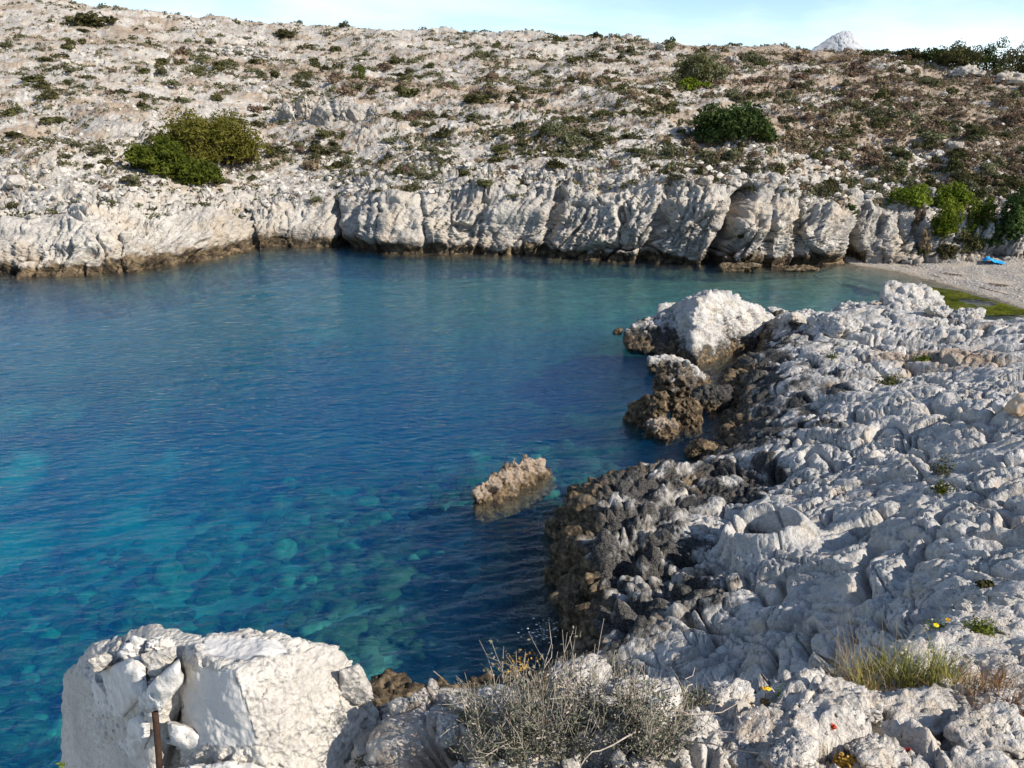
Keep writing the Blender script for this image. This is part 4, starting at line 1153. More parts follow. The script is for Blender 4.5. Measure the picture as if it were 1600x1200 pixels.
# the two-toned pine bush: yellow-green upper crown, deep green skirt to the lower left
pb = bush("pine_bush", 318, 258, 186, 92, ['pine_bright'], "big spreading pine bush, yellow green on top, on the pale slope left of the cove", "bush", None, 401, 60, 15000, 0.34, 0.75, 0.30, aspect=0.28)
p0 = np.array(pb.location)
for k, (px, py, wpx, hpx, n, mat) in enumerate([(240, 274, 112, 62, 9000, 'pine_deep'), (292, 292, 104, 46, 6500, 'pine_deep'), (372, 258, 64, 44, 1500, 'scrub_brown')]):
    q = hill_at(px, py); _, _, zc = project(q); w, h = wpx / F * zc, hpx / F * zc
    (V, f), _b = bush_parts(w, w * 0.8, h, 411 + k, 24, n, 0.30, 0.32, 0.3)
    o = put("foliage", mk_mesh("foliage", V, f, M[mat], False), pb, q + [0, w * 0.15, -0.1 * h] - p0)
    o["label"] = ("deep green lower branches", "deep green lowest branches", "bare brown branches")[k]
bush("lentisk_bush", 1156, 222, 148, 64, ['lentisk'], "dense dark green dome shaped bush in the middle of the right slope", "bush", None, 421, 60, 12000, 0.30, 0.75, 0.26)
bush("broom_bush", 1088, 132, 112, 46, ['scrub_dark', 'scrub_green'], "wide grey green upright bush high on the right slope", "bush", None, 431, 30, 5200, 0.5, 0.6, 0.28, aspect=0.2)
bush("low_bush", 1086, 138, 56, 19, ['ivy'], "bright green low bush in front of the wide grey green bush", "bush", None, 432, 16, 2200, 0.3, 0.7, 0.34)
for k, (px, py, w, h, ms, nm, lab) in enumerate([
    (1424, 322, 76, 32, ['ivy'], "creeper", "yellow green creeper hanging over the top of the cliff beside the beach"),
    (1490, 334, 66, 50, ['ivy'], "bush", "fresh green bush on top of the cliff end above the beach"),
    (1482, 376, 58, 66, ['ivy'], "bush", "fresh green bush trailing down the end of the cliff to the beach"),
    (1510, 398, 56, 50, ['scrub_dark', 'pine_deep'], "bush", "rounded olive bush standing at the back of the beach"),
    (1536, 362, 54, 52, ['pine_deep'], "bush", "deep green bush behind the rounded olive bush"),
    (1594, 368, 70, 80, ['lentisk'], "bush", "tall dark bush above the blue cloth on the beach"),
    (1566, 384, 60, 34, ['lentisk'], "bush", "low dark bush spreading along the back of the beach"),
    (1640, 402, 110, 90, ['lentisk'], "bush", "dark bush at the right edge of the beach"),
    (1443, 402, 24, 44, ['scrub_dark', 'scrub_brown'], "shrub", "brownish shrub in the cleft at the right end of the cliff"),
    (1438, 352, 14, 30, ['scrub_brown'], "shrub", "small reddish shrub in the top of the cleft by the beach"),
    (1480, 404, 34, 24, ['scrub_dark'], "shrub", "small dark shrub at the foot of the cliff end"),
    (1250, 322, 52, 34, ['scrub_green', 'scrub_dark'], "shrub", "grey green shrub draped over the cliff edge right of the wide fissure"),
    (1288, 318, 54, 36, ['scrub_green', 'scrub_dark'], "shrub", "longer grey green shrub right beside the draped cliff edge shrub"),
    (1324, 304, 28, 18, ['scrub_dark'], "shrub", "small dark round shrub on the cliff edge"),
    (1364, 312, 46, 26, ['scrub_dark', 'scrub_green'], "shrub", "grey shrub touching the left of the yellow green creeper"),
    (1333, 336, 20, 20, ['lentisk'], "shrub", "small dark green shrub in the notch of the cliff edge"),
    (1167, 373, 24, 12, ['scrub_dark'], "shrub", "tiny olive shrub growing on the cliff face right of the wide fissure"),
    (1208, 278, 42, 24, ['scrub_green', 'scrub_dark'], "shrub", "olive shrub on the shelf above the cliff"),
    (1494, 282, 20, 16, ['scrub_green'], "shrub", "round lone shrub among pale stones on the right"),
    (208, 292, 20, 20, ['scrub_green'], "shrub", "small grey shrub on pale rock below the pine bush"),
    (396, 320, 20, 10, ['ivy'], "shrub", "small bright green shrub on the cliff top left of the narrow fissure"),
    (560, 126, 30, 22, ['scrub_dark', 'pine_deep'], "shrub", "round olive shrub standing at the end of the ochre path"),
    (303, 116, 46, 16, ['scrub_dark'], "shrub", "wide dark shrub at the upper edge of the ochre path"),
    (478, 124, 34, 16, ['scrub_dark'], "shrub", "dark shrub on the ochre path above the white outcrop"),
    (1312, 98, 44, 14, ['straw', 'scrub_brown'], "shrub", "ochre shrub just below the ridge rock")]):
    bush(nm, px, py, w, h, ms, lab, "bush" if nm == "bush" else nm, None, 441 + k, 18, int(900 + w * h * 0.75), 0.16 if w < 60 else 0.2, 0.75, 0.36)
# the wind-bent row on the right-hand ridge
for k, (px, py, w, h) in enumerate([(1422, 92, 50, 15), (1462, 98, 66, 26), (1506, 106, 70, 33), (1548, 114, 72, 38), (1592, 120, 76, 42), (1640, 128, 80, 44), (1490, 98, 50, 24)]):
    bush("ridge_tree", px, py, w * 1.1, h * 1.35, ['lentisk' if k % 2 else 'scrub_dark'], ("small windswept tree at the left end of the ridge row", "windswept tree second from the left end of the ridge row", "windswept tree in the middle of the ridge row above the pale rock band", "tall windswept tree of the ridge row above the agave", "tallest dark tree of the ridge row at the right edge", "dark tree cut off by the right edge on the ridge", "lower windswept tree standing behind the second and middle ones of the ridge row")[k], "tree", "windswept trees along the right ridge", 471 + k, 20, 3000, 0.32, 0.8, 0.34, skew=0.25)
bush("ridge_shrub", 1384, 86, 20, 11, ['scrub_dark'], "single small shrub on the skyline between the ridge rock and the trees", "shrub", None, 480, 10, 500, 0.3, 0.8, 0.4)

# ------------------------------------------------------------------ ridge rock, outcrops, dry stone wall
def hill_rock(name, px, py, w, h, seed, lab, cat, mat='far', sub=4, depth=0.7, p=14, crack=0.1, group=None, rz=0.0, soil=0.0):
    q = hill_at(px, py); _, _, zc = project(q); wm, hm = w / F * zc, h / F * zc
    return world_rock(name, q + [0, 0, hm * 0.30], (wm * 0.55, wm * 0.5 * depth, hm * 0.85), seed, lab, cat, sub, mat, soil=soil, rz=rz, rough=0.06, crack=crack, planes=12, p=p, group=group)
q = hill_at(1310, 80); _, _, zc = project(q); u = zc / F; q = q + np.array([0, -1.0, 3 * u]); u *= 1.05
world_rock("ridge_rock", None, None, 501, "blue grey rock peak standing on the skyline", "rock", 5, 'grey_rock', p=24, rough=0.04, crack=0.035,
    pts=[q + np.array(v) * u for v in [(-62, 0, -12), (-40, 0, 4), (-18, 3, 13), (-6, 2, 24), (4, 3, 27), (12, 0, 25), (18, 0, 17), (30, 0, 8), (48, 0, -12), (0, -18, -10), (0, 26, -10), (-6, -6, 18), (12, -5, 15)]])
for k, (px, py, w, h, lab) in enumerate([
    (452, 190, 34, 30, "pale upright outcrop at the left of the white crags on the left slope"),
    (478, 186, 30, 28, "narrow pale crag beside the leftmost outcrop of the white crags"),
    (505, 196, 34, 28, "pale leaning crag in the middle of the white crags"),
    (532, 194, 32, 30, "tallest pale crag of the white crags on the left slope"),
    (558, 190, 34, 24, "pale crag near the right end of the white crags"),
    (582, 186, 26, 18, "small pale crag at the right end of the white crags"),
    (505, 162, 18, 10, "small pale rock above the white crags"),
    (1030, 78, 20, 9, "pale square block near the skyline left of the ridge rock"),
    (1144, 98, 20, 9, "pale block right of the wide grey green bush"),
    (1270, 112, 52, 8, "long pale outcrop below the ridge rock"),
    (1510, 118, 50, 12, "pale rock band under the left part of the ridge trees"),
    (1575, 130, 60, 14, "pale rock band under the right part of the ridge trees")]):
    hill_rock("outcrop", px, py, w, h, 511 + k, lab, "outcrop", depth=0.55, rz=-0.3, crack=0.14)
# dry stone wall: every stone a part
wroot = put("dry_stone_wall", None, None, hill_at(350, 84), "low grey dry stone wall crossing the upper left slope", "wall")
wb = np.array(wroot.location)
var = []
for k in range(5):
    V, f = rock_shape(540 + k, (0.5, 0.4, 0.32), 1, 9, 12, 0.05); var.append(mk_mesh("stone", V, f, M['far'], False))
line = [hill_at(px, py) for px, py in [(286, 80), (310, 82), (335, 84), (360, 85), (385, 86), (410, 87), (432, 88)]]
line = np.array(line); rng = np.random.default_rng(3)
line[:, 1] = np.median(line[:, 1]) + (line[:, 0] - line[:, 0].mean()) * -0.05
nst = 46
for i in range(nst):
    t = i / (nst - 1) * (len(line) - 1); a = int(min(t, len(line) - 2)); p = line[a] * (1 - (t - a)) + line[a + 1] * (t - a)
    hgt = 2 if 6 < i < 30 else 1
    for c in range(hgt + (rng.random() < 0.3)):
        put("stone", var[rng.integers(5)], wroot, p - wb + [rng.normal() * 0.08, rng.normal() * 0.1, 0.12 + c * 0.42], rz=rng.uniform(0, 6), scale=rng.uniform(0.75, 1.15))

# ------------------------------------------------------------------ scrub over the hillside
def scrub_variants(name, mat, seeds, nleaf, leaf):
    out = []
    for s in seeds:
        (V, f), _ = bush_parts(1.0, 0.85, 0.46, s, 11, nleaf, leaf, 0.42, 0.5)
        out.append(mk_mesh(name, V, f, M[mat], False))
    return out
KINDS = {
    'green': ("scrub_shrub", scrub_variants("scrub_shrub", 'scrub_green', range(600, 606), 620, 0.13), "low grey green scrub shrub on the pale rocky hillside", "grey green scrub on the hillside"),
    'dark': ("olive_shrub", scrub_variants("olive_shrub", 'scrub_dark', range(610, 616), 680, 0.13), "low dark olive scrub shrub on the pale rocky hillside", "dark olive scrub on the hillside"),
    'brown': ("dry_shrub", scrub_variants("dry_shrub", 'scrub_brown', range(620, 626), 560, 0.13), "low dry brown scrub shrub on the pale rocky hillside", "dry brown scrub on the hillside")}
rng = np.random.default_rng(11)
sub = HILL[::2, int(0.30 * NV):int(0.957 * NV):1].reshape(-1, 3)
spx_, spy_, szc_ = project(sub)
inview = (spx_ > -70) & (spx_ < 1670)
sub, spx_, spy_, szc_ = sub[inview], spx_[inview], spy_[inview], szc_[inview]
rid = np.interp(spx_, *np.array(RIDGE_PY, float).T); clf = np.interp(spx_, *np.array(CLIFF_PY, float).T)
hgt_f = np.clip((clf - spy_) / np.maximum(clf - rid, 1), -0.3, 1)
dn = sstep(-0.15, 0.35, fbm(sub * np.array([0.16, 0.16, 0.2]), 651, 3) + 0.1)
dens = np.clip(dn + 0.35 * sstep(950, 1300, spx_) * sstep(290, 230, spy_), 0, 1) * (0.10 + 0.9 * sstep(0.0, 0.30, hgt_f)) * (0.55 + 0.45 * sstep(500, 1000, spx_)) + 0.02
# bare places in the photograph
for cx, cy, rx, ry in ((90, 300, 190, 60), (300, 240, 130, 70), (700, 205, 60, 14), (860, 195, 120, 10), (500, 185, 90, 22), (120, 210, 120, 30), (1260, 250, 110, 20), (930, 330, 420, 45), (1155, 195, 85, 36)):
    dens = dens * (1 - 0.9 * np.exp(-((spx_ - cx) / rx) ** 2 - ((spy_ - cy) / ry) ** 2))
# equal weight per patch of ground as seen
wgt = dens / dens.sum()
ch = rng.choice(len(sub), 4300, replace=False, p=wgt)
items = []; forced = set(); keepalive = []
for k in ch:
    x, y = spx_[k], spy_[k]
    w = float(np.clip(rng.lognormal(-0.26, 0.45), 0.32, 2.2)) * (0.8 + 0.4 * sstep(50, 110, szc_[k]))
    right = sstep(850, 1250, x) * sstep(300, 220, y)
    mid = np.exp(-((x - 600) / 350) ** 2 - ((y - 140) / 40) ** 2)
    pr = np.array([0.48 - 0.22 * right, 0.42 - 0.20 * right, 0.10 + 0.42 * right + 0.15 * mid]); pr /= pr.sum()
    items.append((w, sub[k], rng.choice(['green', 'dark', 'brown'], p=pr)))
for px, py, wpx, kd in [(145, 42, 90, 'dark'), (62, 126, 46, 'dark'), (232, 114, 28, 'dark'), (130, 122, 26, 'dark'), (480, 76, 34, 'dark'), (440, 60, 56, 'dark'), (455, 54, 40, 'green'), (76, 154, 44, 'dark'), (190, 144, 30, 'dark'), (250, 96, 28, 'dark'), (226, 174, 38, 'green'), (80, 192, 40, 'dark'), (20, 212, 40, 'dark'), (655, 178, 34, 'green'), (745, 160, 50, 'dark'), (900, 100, 40, 'dark'), (620, 118, 30, 'dark'), (890, 218, 34, 'dark'), (870, 240, 26, 'dark'), (990, 215, 44, 'dark'), (1020, 262, 36, 'dark'), (780, 252, 40, 'dark'), (505, 240, 36, 'dark'), (520, 262, 30, 'dark'), (690, 215, 50, 'dark'), (750, 290, 36, 'dark'), (896, 288, 34, 'green'), (806, 306, 34, 'green'), (1075, 262, 30, 'green'), (1385, 195, 44, 'dark'), (1460, 215, 60, 'green'), (1370, 255, 60, 'brown'), (1350, 240, 40, 'brown'), (1310, 245, 40, 'green'), (680, 118, 28, 'green'), (640, 150, 60, 'dark'), (410, 168, 30, 'dark'), (375, 188, 36, 'green'), (395, 180, 24, 'dark'), (110, 112, 30, 'green')]:
    p = hill_at(px, py); _, _, zc = project(p)
    items.append((wpx / F * zc, p, kd)); forced.add(id(p)); keepalive.append(p)
for k in range(34):
    t = rng.random(); px, py = 300 + t * 560 + rng.normal() * 6, 112 + t * 48 + rng.normal() * 6
    p = hill_at(px, py); keepalive.append(p); items.append((rng.uniform(0.8, 1.9), p, rng.choice(['dark', 'brown', 'green'])))
items.sort(key=lambda t: -t[0] / np.linalg.norm(t[1]))
count = {'green': 0, 'dark': 0, 'brown': 0}; rest = []
for w, p, kd in items:
    if count[kd] < 298:
        count[kd] += 1
        nm, vs, lab, grp = KINDS[kd]
        put(nm, vs[rng.integers(6)], None, p + [0, 0, -0.06 * w], lab, "shrub", grp, None, rng.uniform(0, 6.28), (w * rng.uniform(0.85, 1.2), w * rng.uniform(0.8, 1.1), w * rng.uniform(0.7, 1.15) * (0.62 if id(p) in forced else 1)))
    else:
        rest.append((w, p, kd))
cover = {'green': [], 'dark': [], 'brown': []}
for w, p, kd in rest:
    n = 46
    dirs = unit(n, rng); dirs[:, 2] = np.abs(dirs[:, 2])
    C = p + dirs * np.array([w * 0.5, w * 0.45, w * 0.36]) * rng.uniform(0.5, 1.05, (n, 1))
    cover[kd].append(leaf_mesh_data(C, 0.24 * w * rng.uniform(0.6, 1.2, n), dirs, 0.6, rng))
tuft = rng.choice(len(sub), 15000, p=(dens + 0.08) / (dens + 0.08).sum())
for k in tuft:
    n = 9; s = rng.uniform(0.14, 0.34)
    dirs = unit(n, rng); dirs[:, 2] = np.abs(dirs[:, 2])
    C = sub[k] + dirs * s * 0.8
    kd = 'brown' if rng.random() < 0.25 + 0.4 * sstep(900, 1300, spx_[k]) else ('green' if rng.random() < 0.6 else 'dark')
    cover[kd].append(leaf_mesh_data(C, s * rng.uniform(0.5, 1.1, n), dirs, 0.6, rng))
for kd, mat in (('green', 'scrub_green'), ('dark', 'scrub_dark'), ('brown', 'scrub_brown')):
    V, f = join(cover[kd])
    put("ground_cover", mk_mesh("ground_cover", V, f, M[mat], False), kind="stuff", label={'green': "tiny grey green tufts", 'dark': "tiny dark olive tufts", 'brown': "tiny dry brown tufts"}[kd] + " scattered all over the hillside")
# loose blocks and rubble on the slope
blk = []
for k in range(8):
    V, f = rock_shape(660 + k, (0.5, 0.42, 0.34), 3, 9, 24, 0.12, 0.08, 2.2); blk.append(mk_mesh("limestone_block", V, f, M['far'], False))
rw = (0.3 + sstep(1200, 1400, spx_) * sstep(180, 240, spy_) * 1.6 + np.exp(-((hgt_f - 0.15) / 0.2) ** 2)) * np.interp(szc_, [40, 120], [1, 0.5])
ch = rng.choice(len(sub), 120, p=rw / rw.sum())
for k in ch:
    s = float(np.clip(rng.lognormal(-0.3, 0.35), 0.45, 1.4))
    put("limestone_block", blk[rng.integers(8)], None, sub[k] + [0, 0, 0.02], "loose pale limestone block lying on the hillside", "rock", "loose blocks on the hillside", None, rng.uniform(0, 6), s)
parts = []
ch = rng.choice(len(sub), 2600, p=rw / rw.sum())
dd0, f0 = ico(1)
for k in ch:
    s = rng.uniform(0.10, 0.32); v = dd0 * rng.uniform(0.6, 1.2, (len(dd0), 1)) * np.array([s, s * 0.9, s * 0.7]) + sub[k]
    parts.append((v, f0))
V, f = join(parts)
put("rubble", mk_mesh("rubble", V, f, M['rubble'], False), kind="stuff", label="small pale stones strewn over the hillside")

# ------------------------------------------------------------------ agave, towel, beach pebbles
q = hill_at(1546, 128); _, _, zc = project(q); u = zc / F
ag = put("agave", None, None, q, "pale spiky agave under the ridge trees", "plant")
rng = np.random.default_rng(21); Vs = []
for k in range(26):
    a = rng.uniform(0, 6.28); e = rng.uniform(0.35, 1.4); L = rng.uniform(12, 20) * u
    dv = np.array([math.cos(a) * math.cos(e), math.sin(a) * math.cos(e), math.sin(e)]); sd = np.cross(dv, [0, 0, 1]); sd /= np.linalg.norm(sd) + 1e-6
    wv = 1.6 * u
    Vs.append((np.array([-sd * wv * 0.6, sd * wv * 0.6, dv * L * 0.5 + sd * wv, dv * L * 0.5 - sd * wv, dv * L + [0, 0, -0.1 * L]]), None))
for v, _ in Vs[:26]:
    pass
V = np.concatenate([v for v, _ in Vs]); f = []
for k in range(26):
    o = k * 5; f += [[o, o + 1, o + 2, o + 3], [o + 3, o + 2, o + 4, o + 4]]
me = bpy.data.meshes.new("leaf"); me.from_pydata(V.tolist(), [], [tuple(dict.fromkeys(x)) for x in f]); me.materials.append(M['grey_leaf']); put("leaves", me, ag)

bv = np.empty(len(bpy.data.objects["beach"].data.vertices) * 3, np.float32); bpy.data.objects["beach"].data.vertices.foreach_get("co", bv); bv = bv.reshape(-1, 3)
bxp, byp, _ = project(bv)
g = bv[np.argmin(np.abs(bxp - 1551) + 2 * np.abs(byp - 411))] + np.array([0, 0, 0.06])
n = 26; a, b = np.meshgrid(np.linspace(-0.5, 0.5, n), np.linspace(-0.42, 0.42, n), indexing='ij')
pp = np.stack([a.ravel(), b.ravel(), 0 * a.ravel()], 1)
pp[:, 2] = 0.10 * np.abs(fbm(pp * 3.2 + 4, 701, 3)) + 0.16 * np.exp(-((pp[:, 0] + 0.25) / 0.22) ** 2) ; pp[:, :2] += 0.09 * np.stack([perlin(pp * 2, 702), perlin(pp * 2 + 5, 703)], 1)
me = mk_mesh("beach_towel", pp, grid_faces(n, n), M['towel'], True)
o = put("beach_towel", me, None, g, "crumpled bright blue towel lying on the beach", "towel", rz=-0.4)
md = o.modifiers.new("thickness", 'SOLIDIFY'); md.thickness = 0.015
parts = []; rng = np.random.default_rng(31)
BV = np.array(bpy.data.objects["beach"].data.vertices[0].co[:])
bv = np.empty(len(bpy.data.objects["beach"].data.vertices) * 3, np.float32); bpy.data.objects["beach"].data.vertices.foreach_get("co", bv); bv = bv.reshape(-1, 3)
bxp, byp, _ = project(bv); ok = (bv[:, 2] > 0.02) & (bxp > 1330) & (bxp < 1680) & (byp < 500); bv = bv[ok]
for k in rng.choice(len(bv), 3000):
    s = rng.uniform(0.02, 0.065); parts.append((dd0 * np.array([s, s * 0.8, s * 0.5]) + bv[k] + [rng.uniform(-.05, .05), rng.uniform(-.05, .05), 0], f0))
V, f = join(parts); put("pebbles", mk_mesh("pebbles", V, f, M['rubble'], True), kind="stuff", label="grey pebbles covering the small beach")

# mats of green weed in the shallows at the edge of the beach
rng = np.random.default_rng(33); C = []
for k in range(5200):
    px, py = rng.uniform(1455, 1600), rng.uniform(440, 492)
    lim = np.interp(px, [1455, 1500, 1560, 1600], [446, 453, 470, 482]) + 2
    if py < lim: continue
    g2 = at_z(px, py, 0.03)
    if perlin(np.array([[g2[0] * 0.5, g2[1] * 0.5, 0.0]]), 34)[0] < -0.22: continue
    C.append(g2)
C = np.array(C); Nn = np.tile([[0.0, 0.0, 1.0]], (len(C), 1))
V, f = leaf_mesh_data(C, rng.uniform(0.10, 0.30, len(C)), Nn, 0.5, rng, 0.93)
V[:, 2] = np.clip(V[:, 2], 0.012, 0.07)
put("seaweed", mk_mesh("seaweed", V, f, M['ivy'], False), kind="stuff", label="green weed mats in the shallows at the edge of the beach")

# ------------------------------------------------------------------ foreground rocks
for k, (px, py, w, h, lab, soil) in enumerate([
    (1075, 1185, 190, 84, "big white angular rock beside the dry grey shrub", 0.0),
    (1130, 1110, 90, 34, "pale flat rock behind the big white angular rock", 0.0),
    (1240, 1192, 90, 48, "white lumpy rock right of the big white angular rock", 0.1),
    (1330, 1112, 110, 34, "pale rock by the red leaves on the ledge", 0.0),
    (1455, 1140, 150, 52, "broad white rock in front of the grass tuft", 0.0),
    (1560, 1180, 130, 66, "white rock at the right corner of the ledge", 0.0),
    (650, 1165, 110, 54, "white broken rock between the masonry block and the dry shrub", 0.0),
    (712, 1150, 54, 36, "small white rock at the left of the dry shrub", 0.0),
    (615, 1195, 90, 40, "pale rock at the foot of the masonry block", 0.2),
    (1010, 1092, 90, 22, "pale rock on the lip of the ledge behind the dry shrub", 0.0),
    (905, 1082, 120, 24, "white lip rock half hidden by the dry twigs", 0.0),
    (1370, 1195, 80, 30, "small pale rock near the bottom edge", 0.2)]):
    p = ledge_at(px, py); _, _, zc = project(p); wm, hm = w / F * zc, h / F * zc
    world_rock("rock", p + [0, wm * 0.12, hm * 0.18], (wm * 0.54, wm * 0.42, hm * 0.62), 721 + k, lab, "rock", 5, 'ledge', soil=soil, rz=0.4 * (k % 3 - 1), rough=0.05, crack=0.07, cscale=2.4, planes=12, p=18)
sea = bank_at(640, 1090)
p = at_z(625, 1104, 1.6)
world_rock("rock", p, (0.42, 0.36, 0.30), 741, "brown honeycombed rock just right of the masonry block by the water", "rock", 5, 'bank', brown=2.4, spiky=0.3, p=9)
p = at_z(690, 1100, 1.2)
world_rock("rock", p, (0.40, 0.36, 0.28), 742, "rust coloured rock by the water left of the dry shrub", "rock", 5, 'bank', brown=2.4, spiky=0.25, p=9)
blk2 = []
for k in range(8):
    V, f = rock_shape(760 + k, (0.5, 0.42, 0.34), 3, 10, 14, 0.06); blk2.append(mk_mesh("stone", V, f, M['rubble'], False))
rng = np.random.default_rng(41)
vis = (lpj[0] > 600) & (lpj[0] < 1600) & (lpj[1] > 1090) & (lpj[1] < 1200); LVv = LEDGE_V[vis]; lx = lpj[0][vis]
vis2 = (lpj[0] > 1380) & (lpj[0] < 1620) & (lpj[1] > 930) & (lpj[1] < 1120); LV2 = LEDGE_V[vis2]
for k in range(110):
    p = LVv[rng.integers(len(LVv))] if k < 80 else LV2[rng.integers(len(LV2))]
    s = float(np.clip(rng.lognormal(-3.2, 0.45), 0.02, 0.11))
    put("stone", blk2[rng.integers(8)], None, p + [0, 0, s * 0.1], "pale limestone stone lying loose on the foreground ledge", "stone", "loose stones on the foreground ledge", None, rng.uniform(0, 6), s)
parts = []
for k in range(1500):
    p = LVv[rng.integers(len(LVv))] if k < 800 else LV2[rng.integers(len(LV2))]
    s = rng.uniform(0.003, 0.013); parts.append((dd0 * rng.uniform(0.7, 1.2, (len(dd0), 1)) * np.array([s, s * 0.85, s * 0.7]) + p, f0))
V, f = join(parts); put("gravel", mk_mesh("gravel", V, f, M['rubble'], False), kind="stuff", label="fine pale gravel on the foreground ledge")

# ------------------------------------------------------------------ foreground plants
def blades(points, L, wid, rng, lean=0.5, seg=3):
    V, f = [], []
    for p in points:
        a = rng.uniform(0, 6.28); d = np.array([math.cos(a), math.sin(a), 0]) * rng.uniform(0.05, lean); l = L * rng.uniform(0.5, 1.2)
        sd = np.array([-d[1], d[0], 0]); sd = sd / (np.linalg.norm(sd) + 1e-9) * wid * 0.5
        c = [p + d * l * (t ** 1.8) + np.array([0, 0, 1]) * l * t * (1 - 0.25 * t * np.linalg.norm(d)) for t in np.linspace(0, 1, seg + 1)]
        o = len(V)
        for i, q in enumerate(c):
            k = (1 - i / seg) * 0.9 + 0.1
            V += [q - sd * k, q + sd * k]
        for i in range(seg): f.append([o + 2 * i, o + 2 * i + 1, o + 2 * i + 3, o + 2 * i + 2])
    return np.array(V), np.array(f)
rng = np.random.default_rng(51)
# the dry grey shrub
root = put("dry_shrub", None, None, ledge_at(880, 1180), "dry grey twiggy shrub at the bottom centre with small grey green leaves", "shrub")
rb = np.array(root.location)
bases = [ledge_at(px, py) for px, py in zip(rng.uniform(730, 1050, 150), rng.uniform(1120, 1200, 150))]
st, lf, tipsL = [], [], []
for k in range(300):
    b = bases[rng.integers(150)]; bx = project(b)[0]
    up = math.exp(-((bx - 850) / 130) ** 2)
    L = (0.10 + 0.20 * up * rng.random() + 0.10 * rng.random())
    d = np.array([rng.normal() * 0.35, rng.normal() * 0.30, 1.0]); d /= np.linalg.norm(d)
    path = [b - [0, 0, 0.02]]
    for s in range(5):
        d = d + rng.normal(size=3) * 0.16 + [0, 0, 0.05]; d /= np.linalg.norm(d); path.append(path[-1] + d * L / 5)
    st.append(tube_data(path, 0.0022, 0.0009, 3))
    for j in range(rng.integers(1, 4)):
        i0 = rng.integers(1, 5); d2 = d + rng.normal(size=3) * 0.6; d2 /= np.linalg.norm(d2)
        st.append(tube_data([path[i0], path[i0] + d2 * L * 0.16, path[i0] + d2 * L * 0.32 + [0, 0, 0.01]], 0.0014, 0.0007, 3))
        tipsL.append((path[i0], d2, L * 0.32))
    if rng.random() < 0.75: tipsL.append((path[0], np.array(path[3]) - path[0], 1.0))
for k in range(26):                                     # crooked bare stems lying across
    b = bases[rng.integers(150)] + [0, 0, rng.uniform(0.02, 0.12)]; d = np.array([rng.normal(), rng.normal() * 0.4, rng.normal() * 0.2]); d /= np.linalg.norm(d); path = [b]
    for s in range(7):
        d = d + rng.normal(size=3) * 0.3; d /= np.linalg.norm(d); path.append(path[-1] + d * 0.045)
    st.append(tube_data(path, 0.0030, 0.0014, 4))
V, f = join(st); put("twigs", mk_mesh("twigs", V - rb, f, M['dry_twig'], True), root)
C = []
for p, d, l in tipsL:
    for j in range(rng.integers(6, 14)):
        C.append(np.asarray(p) + np.asarray(d) * l * rng.uniform(0, 1.05) + rng.normal(size=3) * 0.010)
for b in bases:
    for j in range(36): C.append(b + np.array([rng.normal() * 0.05, rng.normal() * 0.05, abs(rng.normal()) * 0.05 + 0.005]))
C = np.array(C)
V, f = leaf_mesh_data(C, rng.uniform(0.008, 0.020, len(C)), None, 0.38, rng)
put("leaves", mk_mesh("leaves", V - rb, f, [M['grey_leaf'], M['dry_twig']], False, None, (rng.random(len(C)) < 0.22).astype(np.int32)), root)
# smaller grey cushions beside it
for k, (px, py, w, h, lab) in enumerate([(1085, 1100, 120, 26, "low grey green cushion plant along the lip behind the white rock"), (600, 1198, 90, 26, "small grey cushion plant at the foot of the masonry block"), (735, 1130, 40, 24, "small grey cushion plant left of the dry shrub"), (1140, 1085, 60, 20, "thin grey cushion plant on the lip near the yellow flower")]):
    p = ledge_at(px, py); _, _, zc = project(p); wm, hm = w / F * zc, h / F * zc
    n = 1100; dirs = unit(n, rng); dirs[:, 2] = np.abs(dirs[:, 2]); C = dirs * np.array([wm * 0.5, wm * 0.25, hm]) * rng.uniform(0.35, 1.1, (n, 1))
    V, f = leaf_mesh_data(C, rng.uniform(0.008, 0.018, n), dirs, 0.4, rng)
    o = put("cushion_plant", None, None, p, lab, "plant"); put("leaves", mk_mesh("leaves", V, f, M['grey_leaf'], False), o)
    pt = [rng.normal(size=3) * np.array([wm * 0.22, wm * 0.12, 0]) for _ in range(40)]
    v, f = blades(pt, hm * 1.5, 0.003, rng, 0.8); put("twigs", mk_mesh("twigs", v, f, M['dry_twig'], False), o)
# grass tuft
p0 = ledge_at(1430, 1085)
root = put("grass_tuft", None, None, p0, "green and rust coloured grass tuft on the right of the ledge", "grass tuft")
def spread(px0, px1, py0, py1, n): return [ledge_at(a, b) - p0 for a, b in zip(rng.uniform(px0, px1, n), rng.uniform(py0, py1, n))]
def rep_pts(pt, m, s): return [q + np.array([rng.normal() * s, rng.normal() * s, -0.01]) for q in pt for _ in range(m)]
v, f = blades(rep_pts(spread(1345, 1490, 1055, 1090, 44), 15, 0.018), 0.16, 0.0055, rng, 0.9); put("green_blades", mk_mesh("green_blades", v, f, M['grass'], False), root, kind="stuff")
v, f = blades(rep_pts(spread(1340, 1600, 1060, 1110, 60), 10, 0.022), 0.10, 0.0050, rng, 1.0); put("rust_blades", mk_mesh("rust_blades", v, f, M['rust_grass'], False), root, kind="stuff")
v, f = blades(rep_pts(spread(1290, 1420, 1040, 1085, 30), 6, 0.02), 0.20, 0.0030, rng, 1.1, 4); put("straw_blades", mk_mesh("straw_blades", v, f, M['straw'], False), root, kind="stuff")
root = put("grass_tuft", None, None, ledge_at(1585, 1110), "short brown dry grass patch at the right edge behind the white rock", "grass tuft")
p0 = np.array(root.location)
v, f = blades(rep_pts(spread(1520, 1640, 1085, 1150, 50), 11, 0.025), 0.07, 0.0045, rng, 1.1); put("rust_blades", mk_mesh("rust_blades", v, f, M['rust_grass'], False), root, kind="stuff")
